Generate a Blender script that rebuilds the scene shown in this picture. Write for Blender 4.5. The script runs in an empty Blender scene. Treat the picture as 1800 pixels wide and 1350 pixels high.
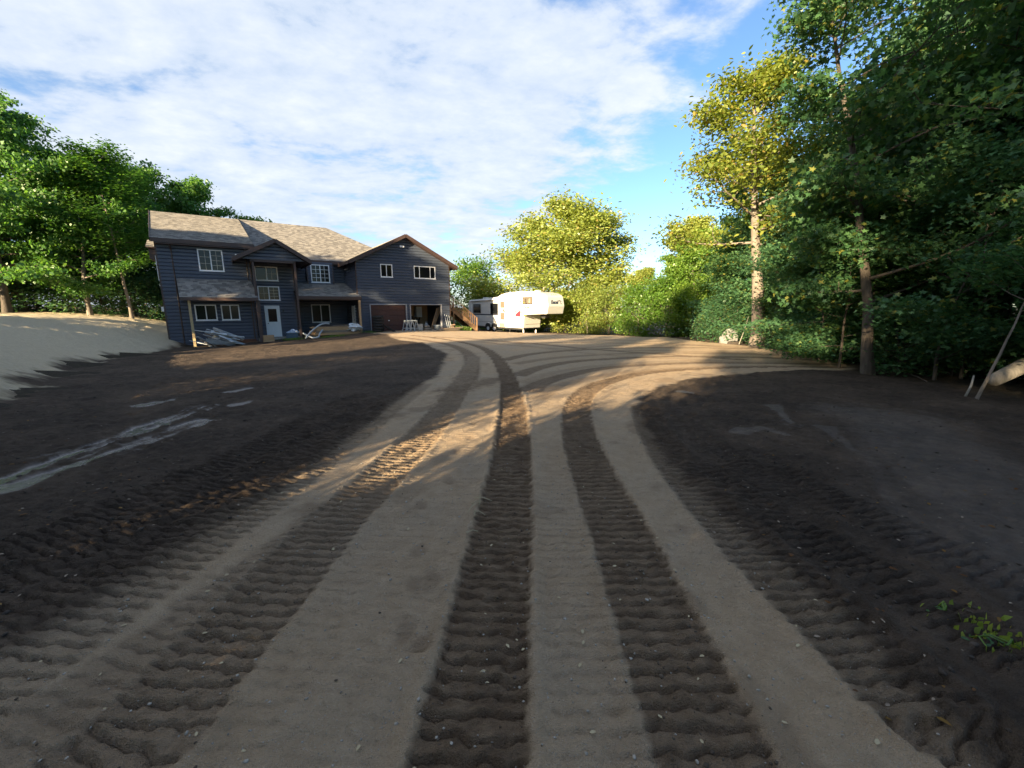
import bpy, bmesh, math, random
import numpy as np
from mathutils import Vector, Matrix

# ------------------------------------------------------------------ camera, sky, sun, exposure
scn = bpy.context.scene
R = math.radians
F_PX, HOR, EYE = 720.0, 538.0, 1.6            # focal length and horizon in 1800 px photo pixels, eye height
PITCH = math.atan((675 - HOR) / F_PX)
cam_d = bpy.data.cameras.new('camera'); cam = bpy.data.objects.new('camera', cam_d)
scn.collection.objects.link(cam); scn.camera = cam
cam_d.sensor_width = 36; cam_d.lens = 36 * F_PX / 1800; cam_d.clip_start = 0.05; cam_d.clip_end = 3000
cam.location = (0, 0, EYE); cam.rotation_euler = (math.pi / 2 - PITCH, 0, 0)

SUN_AZ = (-0.545, -0.839); SUN_EL = R(13)     # horizontal direction towards the sun
world = bpy.data.worlds.new('World'); scn.world = world; world.use_nodes = True
nt = world.node_tree; nt.nodes.clear()
def wn(t, **k):
    n = nt.nodes.new(t)
    for a, v in k.items(): setattr(n, a, v)
    return n
def wl(a, b): nt.links.new(a, b)
def wmath(op, a, b=None, clamp=False):
    n = wn('ShaderNodeMath', operation=op, use_clamp=clamp)
    for i, v in enumerate((a, b)):
        if v is None: continue
        if hasattr(v, 'links'): wl(v, n.inputs[i])
        else: n.inputs[i].default_value = v
    return n.outputs[0]
sky = wn('ShaderNodeTexSky', sky_type='NISHITA', sun_disc=False)
sky.sun_elevation = SUN_EL; sky.sun_rotation = math.atan2(SUN_AZ[0], SUN_AZ[1]); sky.altitude = 300
sky.air_density = 1.0; sky.dust_density = 0.6; sky.ozone_density = 2.2
tc = wn('ShaderNodeTexCoord'); sep = wn('ShaderNodeSeparateXYZ'); wl(tc.outputs['Generated'], sep.inputs[0])
dz = wmath('ADD', wmath('MAXIMUM', sep.outputs[2], 0.0), 0.16)
px = wmath('DIVIDE', sep.outputs[0], dz); py = wmath('DIVIDE', sep.outputs[1], dz)
comb = wn('ShaderNodeCombineXYZ'); wl(px, comb.inputs[0]); wl(py, comb.inputs[1])
def wnoise(scale, detail, rough, off, stretch=(1, 1, 1), dist=0.0):
    mp = wn('ShaderNodeMapping'); mp.inputs['Location'].default_value = off; mp.inputs['Scale'].default_value = stretch
    mp.inputs['Rotation'].default_value = (0, 0, R(-24))
    wl(comb.outputs[0], mp.inputs[0])
    n = wn('ShaderNodeTexNoise'); n.inputs['Scale'].default_value = scale; n.inputs['Detail'].default_value = detail
    n.inputs['Roughness'].default_value = rough; n.inputs['Distortion'].default_value = dist
    wl(mp.outputs[0], n.inputs['Vector']); return n.outputs['Fac']
big = wnoise(0.62, 3, 0.5, (3.1, 1.3, 0), (1.0, 0.75, 1))
mid = wnoise(2.4, 7, 0.58, (0.4, 7.7, 0), (1.0, 1.25, 1), 0.25)
fine = wnoise(7.0, 6, 0.62, (5.2, 2.0, 0), (1.0, 1.3, 1), 0.1)
# the cloud sheet thins out towards the right of the view (clear sky side)
clr = wn('ShaderNodeMapRange', interpolation_type='SMOOTHSTEP'); wl(wmath('ADD', px, wmath('MULTIPLY', big, 0.5)), clr.inputs[0])
clr.inputs[1].default_value = 0.35; clr.inputs[2].default_value = 1.25; clr.inputs[3].default_value = -0.20; clr.inputs[4].default_value = -0.52
cov = wmath('ADD', clr.outputs[0], wmath('MINIMUM', wmath('MULTIPLY', wmath('MAXIMUM', wmath('MULTIPLY', px, -1.0), 0.0), 0.10), 0.14))
dens = wmath('ADD', wmath('ADD', wmath('MULTIPLY', big, 0.85), wmath('MULTIPLY', mid, 0.95)), wmath('MULTIPLY', fine, 0.42))
dens = wmath('ADD', dens, cov)
mr = wn('ShaderNodeMapRange', interpolation_type='SMOOTHSTEP'); wl(dens, mr.inputs[0])
mr.inputs[1].default_value = 0.70; mr.inputs[2].default_value = 0.98; mr.inputs[3].default_value = 0.0; mr.inputs[4].default_value = 0.93
ccol = wn('ShaderNodeValToRGB'); wl(wmath('ADD', wmath('MULTIPLY', mid, 0.6), wmath('MULTIPLY', fine, 0.4)), ccol.inputs[0])
ccol.color_ramp.elements[0].position = 0.36; ccol.color_ramp.elements[0].color = (2.5, 2.98, 3.7, 1)
ccol.color_ramp.elements[1].position = 0.66; ccol.color_ramp.elements[1].color = (3.85, 4.05, 4.4, 1)
tint = wn('ShaderNodeMix', data_type='RGBA', blend_type='MULTIPLY'); tint.inputs[0].default_value = 1.0
wl(sky.outputs[0], tint.inputs[6]); tint.inputs[7].default_value = (0.92, 1.03, 1.18, 1)
mixc = wn('ShaderNodeMix', data_type='RGBA'); wl(mr.outputs[0], mixc.inputs[0]); wl(tint.outputs[2], mixc.inputs[6]); wl(ccol.outputs[0], mixc.inputs[7])
bg = wn('ShaderNodeBackground'); bg.inputs[1].default_value = 0.05; wl(mixc.outputs[2], bg.inputs[0])
wo = wn('ShaderNodeOutputWorld'); wl(bg.outputs[0], wo.inputs[0])

sun_d = bpy.data.lights.new('sun', 'SUN'); sun_d.energy = 5.0; sun_d.angle = R(0.55); sun_d.color = (1.0, 0.78, 0.48)
sun = bpy.data.objects.new('sun', sun_d); scn.collection.objects.link(sun)
sv = Vector((SUN_AZ[0] * math.cos(SUN_EL), SUN_AZ[1] * math.cos(SUN_EL), math.sin(SUN_EL)))
sun.rotation_euler = sv.to_track_quat('Z', 'Y').to_euler(); sun.location = (-30, -30, 40)
scn.view_settings.view_transform = 'Standard'; scn.view_settings.look = 'None'
scn.view_settings.exposure = 2.36; scn.view_settings.gamma = 1.0
scn.cycles.max_bounces = 6; scn.cycles.diffuse_bounces = 3; scn.cycles.glossy_bounces = 2
scn.cycles.transmission_bounces = 3; scn.cycles.transparent_max_bounces = 4
scn.cycles.use_adaptive_sampling = True; scn.cycles.adaptive_threshold = 0.015
scn.cycles.use_denoising = True

# ------------------------------------------------------------------ measuring helpers (photo pixel -> place)
CT, ST = math.cos(PITCH), math.sin(PITCH)
def ray(x, y):
    u = (x - 900) / F_PX; v = (675 - y) / F_PX
    return np.array([u, CT + v * ST, -ST + v * CT])
def at(x, y, Y):
    r = ray(x, y); return Vector(r * (Y / r[1])) + Vector((0, 0, EYE))

# ------------------------------------------------------------------ noise
def _h(i, j, seed):
    n = (i.astype(np.int64) * 374761393 + j.astype(np.int64) * 668265263 + seed * 1442695041) & 0xffffffff
    n = ((n ^ (n >> 13)) * 1274126177) & 0xffffffff
    return ((n ^ (n >> 16)) & 0xffff) / 65535.0
def vnoise(x, y, seed=0):
    i = np.floor(x); j = np.floor(y); fx = x - i; fy = y - j
    fx = fx * fx * (3 - 2 * fx); fy = fy * fy * (3 - 2 * fy)
    a = _h(i, j, seed); b = _h(i + 1, j, seed); c = _h(i, j + 1, seed); d = _h(i + 1, j + 1, seed)
    return (a + (b - a) * fx) * (1 - fy) + (c + (d - c) * fx) * fy
def fbm(x, y, seed=0, octv=4):
    s = 0; a = 0.5; t = 0
    for k in range(octv):
        s = s + a * vnoise(x * 2 ** k + 17.3 * k, y * 2 ** k - 9.1 * k, seed + k); t += a; a *= 0.5
    return s / t
def sstep(a, b, x):
    t = np.clip((x - a) / (b - a), 0, 1); return t * t * (3 - 2 * t)

# ------------------------------------------------------------------ terrain
HOUSE_P = np.array([-12.112, 32.859, -0.45]); HOUSE_A = R(34.4)
HD = np.array([math.cos(HOUSE_A), math.sin(HOUSE_A)]); HB = np.array([-HD[1], HD[0]])
CTRL = np.array([(0, 0, 0), (0, 6, -.05), (-12.1, 32.2, -.47), (-5.6, 36.8, -.5), (-19.9, 25.6, -.93), (-16.6, 28, -.78), (-1.8, 42.6, -1.0),
                 (6, 38, -.95), (14, 31, -.75), (12.3, 21, -.42), (10.1, 11.4, -.28), (9, 7.6, -.16), (8, 2, 0.0), (-6, 7, -.12),
                 (-10, 10, -.22), (-15, 16, -.6), (0, 20, -.35), (0, 30, -.62), (25, 25, -.6), (25, 5, -.1), (-8, 0, 0.1), (-30, 0, .2), (20, 60, -1.4),
                 (-30, 60, -1.0), (60, 60, -1.2), (-60, 20, -.2), (0, -20, 0.2), (60, 0, 0), (0, 90, -1.6)])
def _phi(r2): return 0.5 * r2 * np.log(r2 + 1e-9)
_n = len(CTRL)
_A = np.zeros((_n + 3, _n + 3)); _b = np.zeros(_n + 3)
_d2 = ((CTRL[:, None, :2] - CTRL[None, :, :2]) ** 2).sum(-1)
_A[:_n, :_n] = _phi(_d2) + np.eye(_n) * 0.5; _A[:_n, _n] = 1; _A[:_n, _n + 1:] = CTRL[:, :2]; _A[_n:, :_n] = _A[:_n, _n:].T
_b[:_n] = CTRL[:, 2]; _w = np.linalg.solve(_A, _b)
BANK = np.array([(-3, -14), (-5, -4), (-7.5, 4), (-11.1, 8.7), (-15, 12.8), (-18.0, 17.0), (-20.3, 21.5), (-21.3, 25.0), (-21.6, 27.0), (-24, 31), (-32, 42), (-40, 60)], float)
def seg_dist(X, Y, poly):
    """distance, arc length, signed side (+ = left of travel) to a polyline"""
    best = np.full(X.shape, 1e9); bs = np.zeros(X.shape); sd = np.zeros(X.shape); acc = 0.0
    for (x0, y0), (x1, y1) in zip(poly[:-1], poly[1:]):
        dx, dy = x1 - x0, y1 - y0; L = math.hypot(dx, dy)
        t = np.clip(((X - x0) * dx + (Y - y0) * dy) / (L * L), 0, 1)
        ex = X - x0 - t * dx; ey = Y - y0 - t * dy; dd = np.hypot(ex, ey); m = dd < best
        best = np.where(m, dd, best); bs = np.where(m, acc + t * L, bs)
        sd = np.where(m, np.sign(dx * ey - dy * ex) * dd, sd); acc += L
    return best, bs, sd
def terr(X, Y):
    X = np.asarray(X, float); Y = np.asarray(Y, float)
    cx = np.clip(X, -70, 70); cy = np.clip(Y, -30, 95)
    z = _w[_n] + _w[_n + 1] * cx + _w[_n + 2] * cy
    for k in range(_n):
        z = z + _w[k] * _phi((cx - CTRL[k, 0]) ** 2 + (cy - CTRL[k, 1]) ** 2)
    _, _, sd = seg_dist(X, Y, BANK)
    near = np.clip((Y - 2) / 22, 0, 1)
    s = np.maximum(sd + 0.6, 0)
    bank = (3.15 - 1.15 * near) * (1 - np.exp(-s / (7.0 - 3.6 * near))) - 0.9 * sstep(11, 24, s)
    return z + np.where(Y > -14, bank * sstep(-14, -2, Y), 0)
def tz(x, y): return float(terr(np.array([x]), np.array([y]))[0])
def gp(x, y):
    """photo pixel -> ground point"""
    r = ray(x, y); z = 0.0
    for _ in range(12):
        t = (z - EYE) / r[2]; p = r * t; z = 0.5 * z + 0.5 * tz(p[0], p[1])
    return (p[0], p[1])
def gpl(pts): return np.array([gp(*p) for p in pts])

# ------------------------------------------------------------------ materials
MATS = {}
def mat(name, col=(.5, .5, .5), rough=.6, metal=0.0, noise=0.0, nscale=8.0, col2=None, bump=0.0, bscale=60.0, stretch=None, spec=0.5):
    if name in MATS: return MATS[name]
    m = bpy.data.materials.new(name); m.use_nodes = True; t = m.node_tree; b = t.nodes['Principled BSDF']
    b.inputs['Base Color'].default_value = (*col, 1); b.inputs['Roughness'].default_value = rough; b.inputs['Metallic'].default_value = metal
    b.inputs['Specular IOR Level'].default_value = spec
    tcn = t.nodes.new('ShaderNodeTexCoord'); mp = t.nodes.new('ShaderNodeMapping'); t.links.new(tcn.outputs['Object'], mp.inputs[0])
    if stretch: mp.inputs['Scale'].default_value = stretch
    if noise or col2:
        n = t.nodes.new('ShaderNodeTexNoise'); n.inputs['Scale'].default_value = nscale; n.inputs['Detail'].default_value = 6; n.inputs['Roughness'].default_value = .65
        t.links.new(mp.outputs[0], n.inputs['Vector'])
        rp = t.nodes.new('ShaderNodeValToRGB'); t.links.new(n.outputs['Fac'], rp.inputs[0])
        rp.color_ramp.elements[0].position = .32; rp.color_ramp.elements[1].position = .68
        c2 = col2 or tuple(min(1, c * (1 + noise)) for c in col); c1 = col if col2 else tuple(c * (1 - noise) for c in col)
        rp.color_ramp.elements[0].color = (*c1, 1); rp.color_ramp.elements[1].color = (*c2, 1)
        t.links.new(rp.outputs[0], b.inputs['Base Color'])
    if bump:
        n = t.nodes.new('ShaderNodeTexNoise'); n.inputs['Scale'].default_value = bscale; n.inputs['Detail'].default_value = 5
        t.links.new(mp.outputs[0], n.inputs['Vector'])
        bp = t.nodes.new('ShaderNodeBump'); bp.inputs['Strength'].default_value = bump; bp.inputs['Distance'].default_value = 0.02
        t.links.new(n.outputs['Fac'], bp.inputs['Height']); t.links.new(bp.outputs[0], b.inputs['Normal'])
    MATS[name] = m; return m

def ground_mat():
    m = bpy.data.materials.new('earth'); m.use_nodes = True; t = m.node_tree; N = t.nodes; Lk = t.links; b = N['Principled BSDF']
    geo = N.new('ShaderNodeNewGeometry'); at_ = N.new('ShaderNodeAttribute'); at_.attribute_name = 'soil'
    sp = N.new('ShaderNodeSeparateColor'); Lk.new(at_.outputs['Color'], sp.inputs[0])
    at2 = N.new('ShaderNodeAttribute'); at2.attribute_name = 'soil2'; sp2 = N.new('ShaderNodeSeparateColor'); Lk.new(at2.outputs['Color'], sp2.inputs[0])
    def noise(sc, det, ro=.6, st=None):
        n = N.new('ShaderNodeTexNoise'); n.inputs['Scale'].default_value = sc; n.inputs['Detail'].default_value = det; n.inputs['Roughness'].default_value = ro
        if st:
            mp = N.new('ShaderNodeMapping'); mp.inputs['Scale'].default_value = st; mp.inputs['Rotation'].default_value = (0, 0, .5); Lk.new(geo.outputs['Position'], mp.inputs[0]); Lk.new(mp.outputs[0], n.inputs['Vector'])
        else: Lk.new(geo.outputs['Position'], n.inputs['Vector'])
        return n.outputs['Fac']
    def ramp(f, stops):
        r = N.new('ShaderNodeValToRGB'); Lk.new(f, r.inputs[0]); e = r.color_ramp.elements
        e[0].position, e[0].color = stops[0][0], (*stops[0][1], 1); e[1].position, e[1].color = stops[-1][0], (*stops[-1][1], 1)
        for p, c in stops[1:-1]:
            q = e.new(p); q.color = (*c, 1)
        return r.outputs[0]
    def mix(f, a, c):
        x = N.new('ShaderNodeMix'); x.data_type = 'RGBA'; Lk.new(f, x.inputs[0]); Lk.new(a, x.inputs[6]); Lk.new(c, x.inputs[7]); return x.outputs[2]
    n1 = noise(0.9, 5); n2 = noise(7, 6, .7); n3 = noise(55, 4, .7); n4 = noise(160, 2, .6)
    soil = ramp(n2, [(.25, (0.037, 0.027, 0.020)), (.55, (0.063, 0.046, 0.034)), (.8, (0.113, 0.084, 0.061))])
    soil_l = ramp(n2, [(.25, (0.087, 0.063, 0.046)), (.75, (0.175, 0.127, 0.090))])
    soil = mix(ramp(n1, [(.42, (0, 0, 0)), (.72, (.75, .75, .75))]), soil, soil_l)
    grav = ramp(n2, [(.2, (0.395, 0.283, 0.178)), (.5, (0.481, 0.356, 0.233)), (.8, (0.567, 0.429, 0.291))])
    grav = mix(ramp(n1, [(.4, (0, 0, 0)), (.7, (.5, .5, .5))]), grav, ramp(n3, [(.3, (0.288, 0.240, 0.180)), (.7, (0.504, 0.432, 0.336))]))
    speck = ramp(n4, [(.62, (0, 0, 0)), (.70, (.75, .75, .75))])
    brown = ramp(n2, [(.25, (0.114, 0.076, 0.049)), (.55, (0.189, 0.129, 0.081)), (.8, (0.270, 0.194, 0.126))])
    straw = ramp(noise(6, 6, .7, (1.0, 7.0, 1.0)), [(.25, (.46, .375, .25)), (.55, (.64, .55, .39)), (.8, (.74, .66, .50))])
    floor_ = ramp(n2, [(.25, (.018, .015, .010)), (.75, (.06, .048, .03))])
    c = mix(sp.outputs[0], soil, grav); 
    cs = N.new('ShaderNodeRGB'); cs.outputs[0].default_value = (.52, .49, .43, 1)
    mm = N.new('ShaderNodeMath'); mm.operation = 'MULTIPLY'; Lk.new(speck, mm.inputs[0]); Lk.new(sp.outputs[0], mm.inputs[1])
    c = mix(mm.outputs[0], c, cs.outputs[0])
    dk = N.new('ShaderNodeRGB'); dk.outputs[0].default_value = (.13, .10, .073, 1); n5 = noise(23, 5, .75); c = mix(ramp(n5, [(.56, (0, 0, 0)), (.70, (.32, .32, .32))]), c, dk.outputs[0])
    c = mix(sp.outputs[1], c, brown); c = mix(sp.outputs[2], c, straw); c = mix(sp2.outputs[1], c, floor_)
    wetc = N.new('ShaderNodeMix'); wetc.data_type = 'RGBA'; wetc.blend_type = 'MIX'; Lk.new(sp2.outputs[0], wetc.inputs[0]); Lk.new(c, wetc.inputs[6]); Lk.new(ramp(n2, [(.3, (.058, .054, .054)), (.75, (.12, .113, .112))]), wetc.inputs[7])
    Lk.new(wetc.outputs[2], b.inputs['Base Color'])
    rr = N.new('ShaderNodeMapRange'); Lk.new(sp2.outputs[0], rr.inputs[0]); rr.inputs[3].default_value = .92; rr.inputs[4].default_value = .20
    Lk.new(rr.outputs[0], b.inputs['Roughness']); b.inputs['Specular IOR Level'].default_value = .22
    hm = N.new('ShaderNodeMath'); hm.operation = 'MULTIPLY_ADD'; Lk.new(n3, hm.inputs[0]); hm.inputs[1].default_value = 1.3; 
    h2 = N.new('ShaderNodeMath'); h2.operation = 'MULTIPLY_ADD'; Lk.new(n2, h2.inputs[0]); h2.inputs[1].default_value = 1.5; Lk.new(hm.outputs[0], h2.inputs[2]); Lk.new(n4, hm.inputs[2])
    st = N.new('ShaderNodeMapRange'); Lk.new(sp2.outputs[0], st.inputs[0]); st.inputs[3].default_value = 1.0; st.inputs[4].default_value = .03
    bp = N.new('ShaderNodeBump'); bp.inputs['Distance'].default_value = .030; Lk.new(st.outputs[0], bp.inputs['Strength']); Lk.new(h2.outputs[0], bp.inputs['Height'])
    Lk.new(bp.outputs[0], b.inputs['Normal']); MATS['earth'] = m; return m

def leaf_mat(name, c1, c2, c3, trans=0.42, odd=None, tint=(1.5, 1.35, .5)):
    m = bpy.data.materials.new(name); m.use_nodes = True; t = m.node_tree; t.nodes.clear(); N = t.nodes; Lk = t.links
    geo = N.new('ShaderNodeNewGeometry'); rp = N.new('ShaderNodeValToRGB'); Lk.new(geo.outputs['Random Per Island'], rp.inputs[0])
    e = rp.color_ramp.elements; e[0].color = (*c1, 1); e[1].color = (*c3, 1); e[1].position = .93; q = e.new(.5); q.color = (*c2, 1)
    if odd: q = e.new(.965); q.color = (*odd, 1)
    oi = N.new('ShaderNodeObjectInfo'); hs = N.new('ShaderNodeHueSaturation'); Lk.new(rp.outputs[0], hs.inputs['Color'])
    mr_ = N.new('ShaderNodeMapRange'); Lk.new(oi.outputs['Random'], mr_.inputs[0]); mr_.inputs[3].default_value = .78; mr_.inputs[4].default_value = 1.2; Lk.new(mr_.outputs[0], hs.inputs['Value'])
    mh = N.new('ShaderNodeMapRange'); Lk.new(oi.outputs['Random'], mh.inputs[0]); mh.inputs[3].default_value = .515; mh.inputs[4].default_value = .485; Lk.new(mh.outputs[0], hs.inputs['Hue'])
    df = N.new('ShaderNodeBsdfDiffuse'); tr = N.new('ShaderNodeBsdfTranslucent'); gl = N.new('ShaderNodeBsdfGlossy')
    Lk.new(hs.outputs[0], df.inputs[0])
    tm = N.new('ShaderNodeMix'); tm.data_type = 'RGBA'; tm.blend_type = 'MULTIPLY'; tm.inputs[0].default_value = 1; Lk.new(hs.outputs[0], tm.inputs[6]); tm.inputs[7].default_value = (*tint, 1)
    Lk.new(tm.outputs[2], tr.inputs[0]); gl.inputs['Roughness'].default_value = .45; gl.inputs[0].default_value = (.8, .85, .8, 1)
    m1 = N.new('ShaderNodeMixShader'); m1.inputs[0].default_value = trans; Lk.new(df.outputs[0], m1.inputs[1]); Lk.new(tr.outputs[0], m1.inputs[2])
    m2 = N.new('ShaderNodeMixShader'); m2.inputs[0].default_value = .035; Lk.new(m1.outputs[0], m2.inputs[1]); Lk.new(gl.outputs[0], m2.inputs[2])
    o = N.new('ShaderNodeOutputMaterial'); Lk.new(m2.outputs[0], o.inputs[0]); MATS[name] = m; return m

def shingle_mat():
    m = bpy.data.materials.new('shingles'); m.use_nodes = True; t = m.node_tree; N = t.nodes; Lk = t.links; b = N['Principled BSDF']
    uv = N.new('ShaderNodeUVMap'); sp = N.new('ShaderNodeSeparateXYZ'); Lk.new(uv.outputs[0], sp.inputs[0])
    def mth(op, a, v=None):
        n = N.new('ShaderNodeMath'); n.operation = op
        for i, q in enumerate((a, v)):
            if q is None: continue
            if hasattr(q, 'links'): Lk.new(q, n.inputs[i])
            else: n.inputs[i].default_value = q
        return n.outputs[0]
    row = mth('FLOOR', mth('DIVIDE', sp.outputs[1], .145)); cx = N.new('ShaderNodeCombineXYZ'); Lk.new(row, cx.inputs[0])
    w0 = N.new('ShaderNodeTexWhiteNoise'); w0.noise_dimensions = '3D'; Lk.new(cx.outputs[0], w0.inputs[0])
    colm = mth('FLOOR', mth('ADD', mth('DIVIDE', sp.outputs[0], .24), mth('MULTIPLY', w0.outputs[0], 9.0)))
    cc = N.new('ShaderNodeCombineXYZ'); Lk.new(row, cc.inputs[0]); Lk.new(colm, cc.inputs[1]); w1 = N.new('ShaderNodeTexWhiteNoise'); Lk.new(cc.outputs[0], w1.inputs[0])
    rp = N.new('ShaderNodeValToRGB'); Lk.new(w1.outputs[0], rp.inputs[0]); e = rp.color_ramp.elements
    e[0].color = (.115, .108, .10, 1); e[1].color = (.30, .28, .25, 1); q = e.new(.45); q.color = (.20, .187, .17, 1)
    ns = N.new('ShaderNodeTexNoise'); ns.inputs['Scale'].default_value = 90; tcn = N.new('ShaderNodeTexCoord'); Lk.new(tcn.outputs['Object'], ns.inputs['Vector'])
    bp = N.new('ShaderNodeBump'); bp.inputs['Strength'].default_value = .3; bp.inputs['Distance'].default_value = .01; Lk.new(ns.outputs['Fac'], bp.inputs['Height'])
    Lk.new(bp.outputs[0], b.inputs['Normal']); Lk.new(rp.outputs[0], b.inputs['Base Color']); b.inputs['Roughness'].default_value = .9; MATS['shingles'] = m; return m

def bark_mat(name, c1, c2):
    return mat(name, c1, .9, col2=c2, nscale=9, bump=.9, bscale=14, stretch=(1, 1, .22))

ground_mat(); shingle_mat()
bark_mat('bark_grey', (.10, .085, .068), (.21, .18, .15)); bark_mat('bark_dark', (.045, .036, .028), (.10, .082, .065)); bark_mat('bark_pale', (.18, .165, .14), (.34, .31, .27))
leaf_mat('leaf_green', (.052, .145, .034), (.084, .200, .044), (.130, .245, .052), .48, tint=(1.35, 1.32, .6))
leaf_mat('leaf_maple', (.042, .112, .046), (.068, .158, .060), (.108, .195, .060), .46, odd=(.26, .26, .05), tint=(1.25, 1.3, .7))
leaf_mat('leaf_oak', (.115, .175, .032), (.180, .235, .042), (.245, .280, .055), .50, odd=(.28, .22, .05))
leaf_mat('leaf_willow', (.135, .195, .042), (.200, .270, .056), (.260, .320, .078), .47, odd=(.30, .25, .06))
leaf_mat('leaf_bush', (.085, .175, .024), (.135, .245, .034), (.190, .295, .046), .48)
leaf_mat('leaf_shade', (.050, .135, .066), (.080, .185, .086), (.115, .225, .090), .48, odd=(.20, .22, .05), tint=(1.2, 1.25, .75))
leaf_mat('leaf_rust', (.11, .045, .018), (.17, .075, .025), (.21, .12, .03), .40)
SIDING = mat('siding_navy', (.058, .071, .100), .42, noise=.10, nscale=1.3, spec=.45)
TRIM = mat('trim_brown', (.055, .034, .028), .5, noise=.18, nscale=3)
WHITE = mat('vinyl_white', (.78, .79, .80), .4, noise=.03, nscale=4)
CREAM = mat('rv_skin', (.62, .615, .59), .32, noise=.03, nscale=1.5)
GLASS = mat('window_glass', (.008, .009, .011), .05, spec=.32)
GLASSG = mat('window_glass_green', (.014, .020, .019), .10, spec=.32)
GRID = mat('muntin_tan', (.42, .38, .31), .5)
BLACK = mat('black_rubber', (.014, .014, .014), .7, noise=.3, nscale=12, bump=.3)
STEEL = mat('dark_steel', (.05, .05, .052), .5, metal=.6, noise=.2)
GALV = mat('galvanised', (.36, .40, .43), .45, noise=.18, nscale=5)
LUMBER = mat('lumber', (.34, .20, .095), .75, col2=(.52, .35, .19), nscale=5, stretch=(1, 9, 9), bump=.2)
OLDWOOD = mat('weathered_wood', (.17, .13, .095), .85, col2=(.30, .245, .185), nscale=6, stretch=(1, 8, 8), bump=.3)
DECK = mat('deck_wood', (.15, .085, .045), .75, col2=(.25, .15, .082), nscale=5, bump=.2)
DOORW = mat('door_white', (.70, .74, .74), .45, noise=.03)
GDOOR = mat('garage_door_brown', (.062, .024, .020), .55, noise=.14, nscale=5)
CONC = mat('concrete', (.30, .28, .24), .9, noise=.25, nscale=4, bump=.4)
STONE = mat('boulder_stone', (.10, .10, .10), .9, col2=(.22, .22, .21), nscale=4, bump=.7, bscale=9)
PEB = mat('pebble_stone', (.16, .145, .12), .85, col2=(.42, .39, .34), nscale=23)
CLOD = mat('clod_soil', (.022, .018, .015), .95, col2=(.065, .05, .038), nscale=11, bump=.6)
SHEETW = mat('white_sheet', (.60, .64, .67), .45, noise=.16, nscale=6)
PLY = mat('plywood', (.36, .24, .12), .7, col2=(.46, .32, .17), nscale=3, stretch=(6, 1, 1))
INSUL = mat('garage_dark', (.06, .05, .042), .9, noise=.2)
BLUE = mat('blue_tote', (.05, .085, .13), .5, noise=.15)
TARP = mat('blue_white_plastic', (.40, .50, .66), .4, noise=.25, nscale=9)
REDP = mat('red_graphic', (.20, .025, .04), .4); INK = mat('dark_graphic', (.018, .024, .05), .4)
VENT = mat('vent_tan', (.11, .088, .062), .6, noise=.2, nscale=20)
LITTER = mat('dry_grass', (.30, .25, .15), .9, col2=(.42, .36, .23), nscale=4)

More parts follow.
